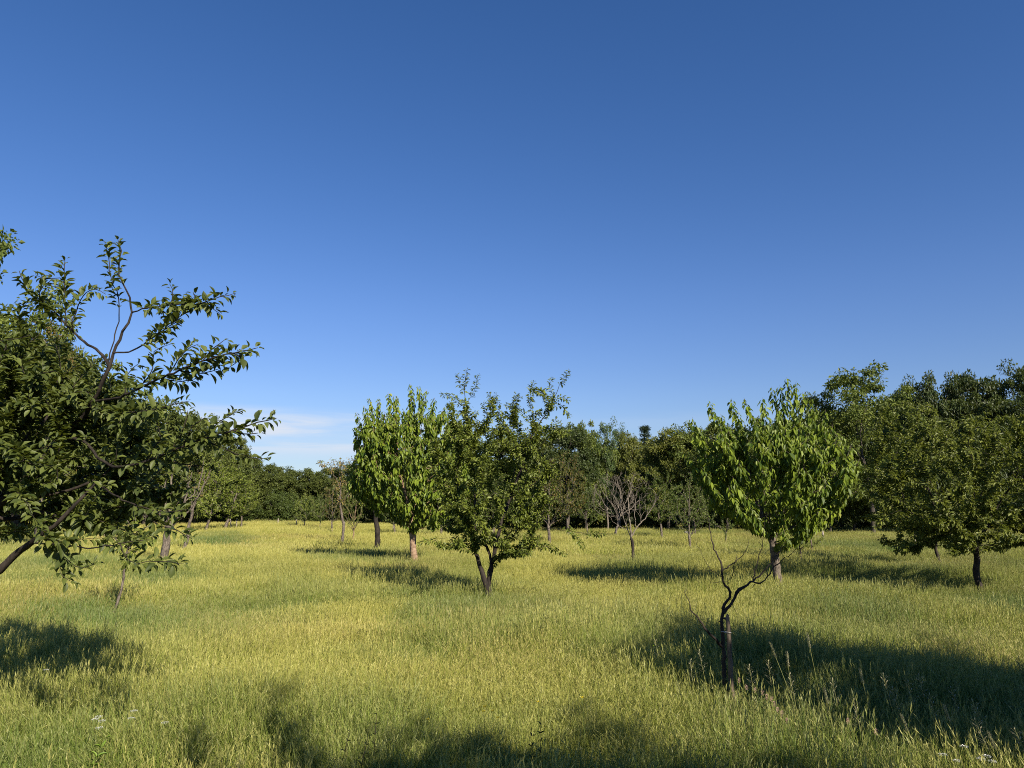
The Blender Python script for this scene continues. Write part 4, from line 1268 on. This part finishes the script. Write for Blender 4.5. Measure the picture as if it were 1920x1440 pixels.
FV = {}
FV['oak1'] = forest_variant('oak1', 81, 8.5, 3.6, 1.2, 15, 13, 'oak', L=.20)
FV['oak2'] = forest_variant('oak2', 82, 8.0, 3.9, 1.0, 15, 13, 'oak', L=.20)
FV['oak3'] = forest_variant('oak3', 83, 9.0, 3.2, 1.6, 14, 13, 'oak', L=.19, airy=.08)
FV['rob1'] = forest_variant('rob1', 84, 9.0, 3.0, 1.6, 15, 11, 'robinia', nleaf=130, rc=.5, L=.18, airy=.06)
FV['rob2'] = forest_variant('rob2', 85, 8.5, 3.4, 1.4, 14, 12, 'robinia', nleaf=130, rc=.52, L=.18)
FV['birch'] = forest_variant('birch', 86, 10.0, 2.0, 1.5, 12, 8, 'birch', nleaf=110, rc=.45, L=.16, airy=.12, bark='bark_dead', R0=.13, squash=.9)
FV['tall'] = forest_variant('tall', 87, 11.0, 3.6, 2.0, 12, 11, 'robinia', nleaf=130, rc=.6, L=.2, airy=.14)
FV['pine'] = forest_variant('pine', 88, 10.0, 1.8, 1.5, 10, 12, 'needle', nleaf=90, rc=.4, L=.16, cone=True, R0=.16, squash=.35)
FV['bush1'] = forest_variant('bush1', 89, 2.2, 1.7, .25, 8, 7, 'bush', nleaf=120, rc=.36, L=.13, R0=.04)
FV['bush2'] = forest_variant('bush2', 90, 1.6, 1.5, .15, 7, 7, 'bush', nleaf=120, rc=.34, L=.12, R0=.03)
frng = random.Random(5)


def forest(name, label, px, d, top_py, half_px, key, cat='tree', group='trees of the wood behind the orchard', leaf=None, off=(0, 0)):
    tm, cm, H0, rx0 = FV[key]
    b = base_at(px, d)
    H = P(px, top_py, d)[2] - b[2]
    root = thing(name, label, cat, b, group)
    s = H / H0; sx = (half_px * (1.35 if name == 'woodland_tree' else 1.15 if name == 'oak_tree' else 1.0) / FPX * d) / (rx0 * 1.05)
    root.scale = (sx, sx, s)
    root.rotation_euler = (0, 0, frng.random() * 6.283)
    link('stems' if cat == 'bush' else 'trunk', tm, root)
    link('crown', recolour(cm, leaf) if leaf else cm, root)
    return root


# the tall ones at the far left, behind the near cherry
forest('oak_tree', 'tall oak showing its crown at the very left edge above the near cherry', -98, 26, 425, 150, 'tall')
forest('dying_tree', 'sparse grey brown tree top behind the near cherry branches', 85, 34, 592, 55, 'birch', leaf='brown')
forest('oak_tree', 'broad oak behind the middle of the near cherry crown', 40, 40, 640, 150, 'oak1')
forest('oak_tree', 'light topped tree behind the near cherry forking branch', 185, 44, 690, 90, 'rob2')
forest('oak_tree', 'dark oak between the near cherry tips and the gap', 375, 58, 783, 62, 'oak2')
forest('oak_tree', 'dark oak behind the near cherry lower branches', 285, 54, 760, 75, 'oak3')
forest('oak_tree', 'small oak on the left shoulder of the gap', 430, 64, 815, 50, 'oak1')
# the low oak wood in the gap
for i, (px, d, top, hw, k) in enumerate([(470, 74, 862, 46, 'oak2'), (510, 76, 872, 44, 'oak1'), (548, 80, 880, 40, 'oak3'), (585, 78, 884, 42, 'oak2'), (625, 76, 880, 44, 'oak1'), (668, 72, 872, 46, 'oak3')]):
    forest('oak_tree', ['first round dark oak of the low wood, left in the gap', 'second round dark oak of the low wood in the gap', 'dark oak in the middle of the low wood in the gap', 'fourth dark oak of the low wood in the gap',
                        'dark oak of the low wood under the dry yellow tree', 'dark oak of the low wood behind the leaning tree'][i], px, d, top, hw, k)
for i, (px, d, top, hw, k) in enumerate([(720, 62, 850, 60, 'oak2'), (790, 60, 840, 64, 'rob2'), (860, 58, 830, 64, 'oak1'), (930, 56, 822, 64, 'rob1'), (1000, 54, 815, 60, 'oak2')]):
    forest('woodland_tree', ['tree of the wood behind the leaning fruit tree', 'tree of the wood behind the tan trunked sweet cherry', 'tree of the wood between the two middle cherries', 'tree of the wood behind the forked sour cherry',
                             'tree of the wood behind the right side of the forked sour cherry'][i], px, d, top, hw, k)
# the mid wood
for (lab, px, d, top, hw, k) in [('robinia with a ragged top just right of the forked sour cherry', 1062, 50, 800, 42, 'rob1'),
                                 ('leafy tree left of the twin topped birch', 1095, 52, 796, 40, 'rob2'),
                                 ('dark tree in the notch between birch and conifer', 1185, 54, 820, 36, 'oak2'),
                                 ('robinia with an even rounded top right of the conifer', 1245, 50, 808, 48, 'rob2'),
                                 ('robinia left of the bright sweet cherry crown', 1295, 50, 802, 46, 'rob1'),
                                 ('shaded tree of the wood behind the bright sweet cherry', 1360, 48, 795, 60, 'oak1'),
                                 ('tree of the wood behind the right half of the bright sweet cherry', 1440, 47, 790, 60, 'rob2')]:
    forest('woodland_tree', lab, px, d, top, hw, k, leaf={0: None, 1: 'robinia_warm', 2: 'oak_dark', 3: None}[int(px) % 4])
forest('birch_tree', 'pale twin topped birch over the middle of the wood', 1137, 52, 788, 26, 'birch')
forest('birch_tree', 'slim pale birch right beside the twin topped one', 1160, 54, 800, 22, 'birch')
forest('conifer_tree', 'dark pointed conifer tip rising above the middle of the wood', 1211, 66, 800, 36, 'pine')
# the tall wood on the right
for (lab, px, d, top, hw, k) in [('grey green tree right behind the bright sweet cherry top', 1545, 46, 732, 52, 'tall'), ('tallest leafy tree with gaps of sky in its crown', 1625, 44, 688, 78, 'tall'),
                                 ('dark broad oak over the olive sour cherry', 1745, 46, 716, 62, 'oak2'), ('dark dense oak over the right edge sour cherry', 1830, 45, 704, 70, 'oak1'),
                                 ('tall oak cut off by the right edge', 1935, 44, 688, 62, 'oak3'), ('tree of the wood in the gap before the tall oaks', 1690, 50, 735, 50, 'rob1'), ('shaded low tree in the dark gap beside the bright sweet cherry', 1590, 48, 800, 60, 'oak2')]:
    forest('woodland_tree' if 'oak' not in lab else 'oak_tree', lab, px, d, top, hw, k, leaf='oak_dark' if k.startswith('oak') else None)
# deeper rows that close the wood
for i in range(40):
    px = -260 + i * 60 + frng.uniform(-25, 25)
    top = np.interp(px, [-260, 100, 300, 450, 650, 1000, 1100, 1300, 1500, 1650, 2100], [560, 660, 790, 880, 895, 850, 830, 830, 780, 750, 740])
    forest('woodland_tree', 'tree standing deeper in the wood behind the front row', px, np.interp(px, [-260, 300, 450, 700, 1000, 2100], [56, 72, 95, 92, 72, 62]) + frng.uniform(-3, 3), top + frng.uniform(0, 15),
           frng.uniform(55, 75), frng.choice(['oak1', 'oak2', 'oak3', 'rob2']), group='trees deeper in the wood')
# bushes along the edge
for i in range(64):
    px = -200 + i * 36 + frng.uniform(-18, 18)
    d = np.interp(px, [-150, 300, 450, 650, 800, 1000, 1300, 2100], [46, 60, 66, 66, 62, 57, 54, 51]) + frng.uniform(-1.0, 3.0)
    top = np.interp(px, [-150, 450, 700, 1000, 1300, 1500, 2100], [925, 950, 955, 950, 960, 955, 935]) + frng.uniform(-22, 14)
    forest('bush', 'dark green bush in the shaded edge of the wood', px, d, top, frng.uniform(34, 50), frng.choice(['bush1', 'bush2']), cat='bush', group='bushes along the edge of the wood')


# ------------------------------------------------------------------ trees beside and behind the camera (they throw the near shadows)
def shade_tree(label, x, y, H, rx, seed, crown_lo=.8):
    tm, cm = VAR['shade%d' % seed]
    root = thing('sour_cherry_tree', label, 'tree', (x, y, float(terrain(x, y))), 'sour cherry trees with small dark leaves')
    root.scale = (rx, rx, H / 3.6)
    root.rotation_euler = (0, 0, seed * 1.3)
    link('trunk', tm, root); link('crown', cm, root)


for s in (1, 2):
    VAR['shade%d' % s] = orchard_variant('shade', 90 + s, 3.6, 1.0, 1.0, .9, .08, 'sour_mid', 'bark_dark', ntips=400, L=.09, spacing=.03, length=.4)
shade_tree('sour cherry just outside the right of the frame', 5.55, 2.4, 4.7, 1.55, 1)
shade_tree('wide sour cherry farther outside the right of the frame', 7.5, 0.8, 5.0, 2.0, 2)
shade_tree('sour cherry behind the photographer', 3.2, -1.45, 4.65, 1.75, 2)
shade_tree('second sour cherry behind the photographer', 4.0, -0.95, 4.1, 1.4, 1)


# ------------------------------------------------------------------ stakes, posts and stones
M['stone'] = plain_mat('pale_stone', (0.26, 0.25, 0.23), 0.9)


def post(name, label, px, d, top_py, r0, mat, lean=(0, 0), group=None):
    rng = np.random.default_rng(int(px))
    b = base_at(px, d)
    h = P(px, top_py, d)[2] - b[2]
    o = link(name, None)
    me_root = o
    sk = Skel(200)
    sk.path([b - [0, 0, .2], b + [lean[0] * .5, lean[1] * .5, h * .5], b + [lean[0], lean[1], h]], seg=.2, rng=rng, jit=.006)
    sk.r = np.linspace(r0 * 1.1, r0 * .9, sk.n)
    bpy.data.objects.remove(o)
    o = link(name, sk.mesh(name, M[mat], b, 0.0), loc=tuple(b))
    tag(o, label, 'post' if 'post' in name else 'stake', group)
    return o


post('wooden_stake', 'leaning whitish stake at the far end of the orchard left of the gap', 446, 50, 972, .035, 'post', (-.2, 0))
post('wooden_stake', 'upright whitish stake touching the leaning one left of the gap', 453, 50.3, 972, .035, 'post', (0, 0))
post('fence_post', 'thin pale post standing alone before the oak wood in the gap', 529, 55, 972, .04, 'post')
post('fence_post', 'thin pale post beside the small yellow green trees of the gap', 563, 53, 974, .035, 'post')
post('fence_post', 'thin post between the two slim trees left of the leaning tree', 652, 50, 978, .035, 'post')
post('fence_post', 'thin post just right of the dark leaning fruit tree', 741, 48, 972, .03, 'post')
post('wooden_stake', 'tall thin stake right of the dark trunk behind the bright sweet cherry', 1511, 26, 985, .03, 'stake', (-.08, 0))
post('fence_post', 'short pinkish post in the dark gap before the wood', 1531, 36, 994, .05, 'post')
post('wooden_stake', 'thin stake under the olive sour cherry crown', 1700, 27, 1000, .025, 'post')


def stone(label, px, d, w, h, seed):
    rng = np.random.default_rng(seed)
    nu, nv = 14, 9
    V = []
    for j in range(nv):
        th = math.pi * (j + .5) / nv
        for i in range(nu):
            ph = 6.283 * i / nu
            k = 1 + .16 * math.sin(2 * ph + seed) + .10 * math.sin(5 * ph + 3 * th) + rng.normal(0, .04)
            V.append((w * k * math.sin(th) * math.cos(ph), w * .7 * k * math.sin(th) * math.sin(ph), h * (.45 + k * math.cos(th) * .6)))
    g = np.arange(nu * nv).reshape(nv, nu); nx = np.roll(g, -1, 1)
    F = np.stack([g[:-1], g[1:], nx[1:], nx[:-1]], -1).reshape(-1, 4)
    V += [(0, 0, h * 1.06), (0, 0, -h * .15)]
    t0 = np.stack([np.full(nu, nu * nv), g[0], nx[0]], -1); t1 = np.stack([np.full(nu, nu * nv + 1), nx[-1], g[-1]], -1)
    b = base_at(px, d)
    o = link('stone', mk_mesh('stone', np.array(V), [np.concatenate([t0, t1]), F], M['stone'], smooth=True), loc=tuple(b + [0, 0, .18]))
    tag(o, label, 'stone')


stone('small white stone in the dark edge of the wood right of the vase shaped tree', 1281, 43, .22, .28, 3)
stone('pale rounded stone in the dark gap beside the pinkish post', 1519, 38, .20, .24, 4)

# ------------------------------------------------------------------ single stalks, flowers and weeds that stand out of the grass
M['stalk'] = plain_mat('straw_stalk', (0.30, 0.31, 0.10), 0.55, 0.2)
M['stalk_green'] = plain_mat('green_stalk', (0.16, 0.22, 0.05), 0.55, 0.2)
M['panicle'] = plain_mat('pale_seed_head', (0.46, 0.42, 0.26), 0.6, 0.3)
M['pinkhead'] = plain_mat('pinkish_clover_head', (0.50, 0.34, 0.25), 0.8, 0.2)
M['white'] = plain_mat('white_petals', (0.75, 0.75, 0.70), 0.6, 0.2)
M['yellow'] = plain_mat('yellow_petals', (0.80, 0.62, 0.02), 0.4, 0.2)
M['weed'] = leaf_mat('weed_leaf', (0.10, 0.19, 0.02), (0.22, 0.33, 0.04), rough=.45, trans=.3)
M['weed_dark'] = leaf_mat('dark_weed_leaf', (0.025, 0.040, 0.012), (0.055, 0.075, 0.02), rough=.5, trans=.15)


def stem_pts(top, bpx, d, bend=.04):
    t = P(top[0], top[1], d)
    b = base_at(bpx, d)
    m = b * .5 + t * .5 + np.array([-(t[0] - b[0]) * .15, bend * .3, 0])
    return b, [b, m, t]


def stem_mesh(name, pts, origin, r0, r1, mat, parent):
    sk = Skel(200)
    sk.path(pts, seg=.06)
    sk.r = np.linspace(r0, r1, sk.n)
    return link(name, sk.mesh(name, mat, origin, 0), parent), sk


def stalk(i, tx, ty, bx, d, kind):
    rng = np.random.default_rng(500 + i)
    b, pts = stem_pts((tx, ty), bx, d)
    lab = {'brome': 'tall grass stalk with a loose drooping pale seed head over the dark shadow', 'spike': 'tall straight grass stalk with a narrow upright seed spike over the dark shadow'}[kind]
    root = thing('grass_stalk', lab, 'grass stalk', b, 'tall grass stalks over the dark shadow at the right')
    o, sk = stem_mesh('stem', pts, b, .0022, .0012, M['stalk'], root)
    n = 26 if kind == 'brome' else 34
    tip = pts[-1]; dirn = nrm((pts[-1] - pts[-2])[None])[0]
    V = []
    for k in range(n):
        f = k / n
        a = k * 2.4
        out = np.array([math.cos(a), math.sin(a), 0])
        if kind == 'brome':
            q = tip - dirn * (.16 * (1 - f)) + out * (.012 + .045 * (1 - f) * rng.random())
            dd = nrm((dirn * .3 + out * .8 + np.array([0, 0, -.25 + .5 * f]))[None])[0]; l = .026; w = .0055
            br = tip - dirn * (.16 * (1 - f) + .02)
            V.append([br, br + [.0006, 0, 0], q, q - [.0006, 0, 0]])
        else:
            q = tip - dirn * (.10 * (1 - f)) + out * .004
            dd = nrm((dirn + out * .35)[None])[0]; l = .016; w = .004
        sd = nrm(np.cross(dd, [0.3, 0.2, 1.0])[None])[0]
        V.append([q, q + dd * l * .45 - sd * w / 2, q + dd * l, q + dd * l * .45 + sd * w / 2])
    V = np.array(V).reshape(-1, 3) - b
    link('seed_head', mk_mesh('seed_head', V, [np.arange(len(V)).reshape(-1, 4)], M['panicle']), root)


STALKS = [(1513, 1187, 1520, 5.1, 'spike'), (1475, 1222, 1462, 5.2, 'spike'), (1444, 1205, 1490, 5.0, 'spike'), (1440, 1238, 1428, 5.6, 'brome'), (1404, 1246, 1400, 5.7, 'brome'), (1655, 1262, 1650, 5.0, 'brome'),
          (1672, 1288, 1668, 4.8, 'brome'), (1702, 1276, 1690, 5.0, 'brome'), (1722, 1264, 1708, 5.1, 'brome'), (1742, 1300, 1730, 4.7, 'brome'), (1782, 1288, 1776, 4.9, 'brome'), (1822, 1312, 1826, 4.6, 'brome'),
          (1827, 1348, 1830, 4.4, 'brome'), (1770, 1322, 1762, 4.6, 'spike'), (1560, 1272, 1552, 5.0, 'brome'), (1545, 1290, 1540, 4.9, 'spike'), (1310, 1218, 1316, 6.0, 'brome'), (1294, 1236, 1286, 6.0, 'brome'),
          (1612, 1254, 1606, 5.1, 'spike'), (1853, 1372, 1850, 4.3, 'spike'), (1902, 1366, 1896, 4.3, 'brome'), (1480, 1262, 1476, 5.1, 'brome'), (1600, 1310, 1590, 4.6, 'brome'), (1690, 1340, 1700, 4.4, 'spike'), (1228, 1200, 1236, 6.6, 'brome')]
for i, a in enumerate(STALKS): stalk(i, *a)


def small_flower(i, name, label, cat, group, px, py, d, kind):
    rng = np.random.default_rng(700 + i)
    b, pts = stem_pts((px, py), px + rng.uniform(-8, 8), d, .02)
    root = thing(name, label, cat, b, group)
    stem_mesh('stem', pts, b, .0018, .0012, M['stalk_green'], root)
    t = pts[-1]
    V, F4, F3 = [], [], []
    if kind == 'yellow':
        for k in range(5):
            a = k * 6.283 / 5
            o = np.array([math.cos(a), math.sin(a), 0]); s_ = np.array([-math.sin(a), math.cos(a), 0])
            V += [t, t + o * .009 - s_ * .006 + [0, 0, .005], t + o * .014 + [0, 0, .010], t + o * .009 + s_ * .006 + [0, 0, .005]]
        F4 = np.arange(20).reshape(-1, 4); mat = 'yellow'
    elif kind == 'pink':
        for k in range(70):
            f = rng.random(); a = k * 2.4
            o = np.array([math.cos(a), math.sin(a), 0]); rr = .009 * math.sqrt(max(.05, 1 - (2 * f - 1) ** 2))
            q = t + o * rr * .5 + [0, 0, (f - .6) * .034]
            dd = nrm((o + np.array([0, 0, .7]))[None])[0]; sd = np.cross(dd, [0, 0, 1.0])
            V += [q, q + dd * .005 - sd * .0022, q + dd * .010, q + dd * .005 + sd * .0022]
        F4 = np.arange(len(V)).reshape(-1, 4); mat = 'pinkhead'
    else:
        for k in range(46):
            a = k * 2.4; rr = .020 * math.sqrt(k / 46)
            c = t + np.array([rr * math.cos(a), rr * math.sin(a), .004 + .004 * rng.random() - rr * rr * 6])
            dd = nrm((np.array([math.cos(a), math.sin(a), 0]) + rng.normal(0, .3, 3))[None])[0]; sd = np.cross(dd, [0, 0, 1.0])
            V += [c, c + dd * .0028 - sd * .0024, c + dd * .0056 + [0, 0, .001], c + dd * .0028 + sd * .0024]
        F4 = np.arange(len(V)).reshape(-1, 4); mat = 'white'
    link('flower_head', mk_mesh('flower_head', np.array(V) - b, [F4], M[mat]), root)


for i, (px, py, d) in enumerate([(802, 1350, 4.6), (907, 1335, 4.7), (924, 1334, 4.75), (934, 1347, 4.6), (1092, 1309, 5.0), (1009, 1317, 4.9), (1317, 1358, 4.5), (909, 1326, 4.9)]):
    small_flower(i, 'buttercup', 'small yellow buttercup showing above the grass in the foreground', 'flower', 'yellow buttercups in the foreground grass', px, py, d, 'yellow')
for i, (px, py, d) in enumerate([(1430, 1298, 5.2), (1438, 1307, 5.1), (1447, 1311, 5.1), (1452, 1320, 5.0), (1458, 1331, 4.9), (1466, 1338, 4.9), (1400, 1289, 5.4), (1416, 1294, 5.3), (1386, 1276, 5.5), (1476, 1352, 4.7), (1642, 1372, 4.5), (1590, 1352, 4.6)]):
    small_flower(50 + i, 'clover', 'pinkish furry clover head right of the dead forked tree', 'flower', 'pinkish clover heads right of the dead forked tree', px, py, d, 'pink')
for i, (px, py, d) in enumerate([(185, 1345, 4.8), (191, 1353, 4.7), (178, 1350, 4.7), (186, 1366, 4.6), (251, 1334, 4.8), (246, 1348, 4.7), (309, 1356, 4.7), (86, 1257, 6.0), (1840, 1424, 4.2), (1850, 1419, 4.2), (1861, 1429, 4.2), (1808, 1401, 4.3), (1795, 1428, 4.2), (1768, 1416, 4.3)]):
    small_flower(100 + i, 'white_flower', 'small white flower head in the grass at the lower left' if px < 900 else 'small white flower head in the dark grass at the lower right', 'flower', 'white flowers in the grass', px, py, d, 'white')


def weed(i, label, px, top_py, d, mat, n, L, name='leafy_weed', group=None):
    rng = np.random.default_rng(900 + i)
    b, pts = stem_pts((px, top_py), px + rng.uniform(-10, 10), d, .02)
    root = thing(name, label, 'weed', b, group)
    o, sk = stem_mesh('stem', pts, b, .004, .002, M['stalk_green'] if mat == 'weed' else M['bark_dark'], root)
    f = np.linspace(.25, 1, n)
    ii = (f * (sk.n - 1)).astype(int)
    Q = sk.P[ii] - b; T = sk.T[ii]
    a = np.arange(n) * 2.4
    rad = np.stack([np.cos(a), np.sin(a), np.zeros(n)], -1)
    D = nrm(rad * .75 + T * .6 + rng.normal(0, .12, (n, 3)))
    ll = L * (1.15 - .55 * f) * (.8 + .4 * rng.random(n))
    link('leaves', leaves('leaves', Q, D, T + rad * .2, ll, ll * .26, T_HI, M[mat], rng, smooth=True), root)


weed(1, 'bright green leafy weed standing up at the bottom left', 197, 1385, 4.5, 'weed', 22, .075)
for i, (px, py, d) in enumerate([(1014, 1342, 4.6), (997, 1362, 4.5), (706, 1340, 4.7), (655, 1372, 4.5), (1264, 1425, 4.3), (690, 1380, 4.45)]):
    weed(10 + i, 'dark leafy weed silhouetted at the edge of the bottom shadow', px, py, d, 'weed_dark', 16, .05, group='dark weeds along the bottom shadow')
for i, (px, py, d) in enumerate([(1388, 1172, 8.5), (1396, 1178, 8.4), (1462, 1184, 8.3)]):
    weed(30 + i, 'dark weed tip poking up behind the dead forked tree', px, py, d, 'weed_dark', 12, .06, group='dark weeds behind the dead forked tree')
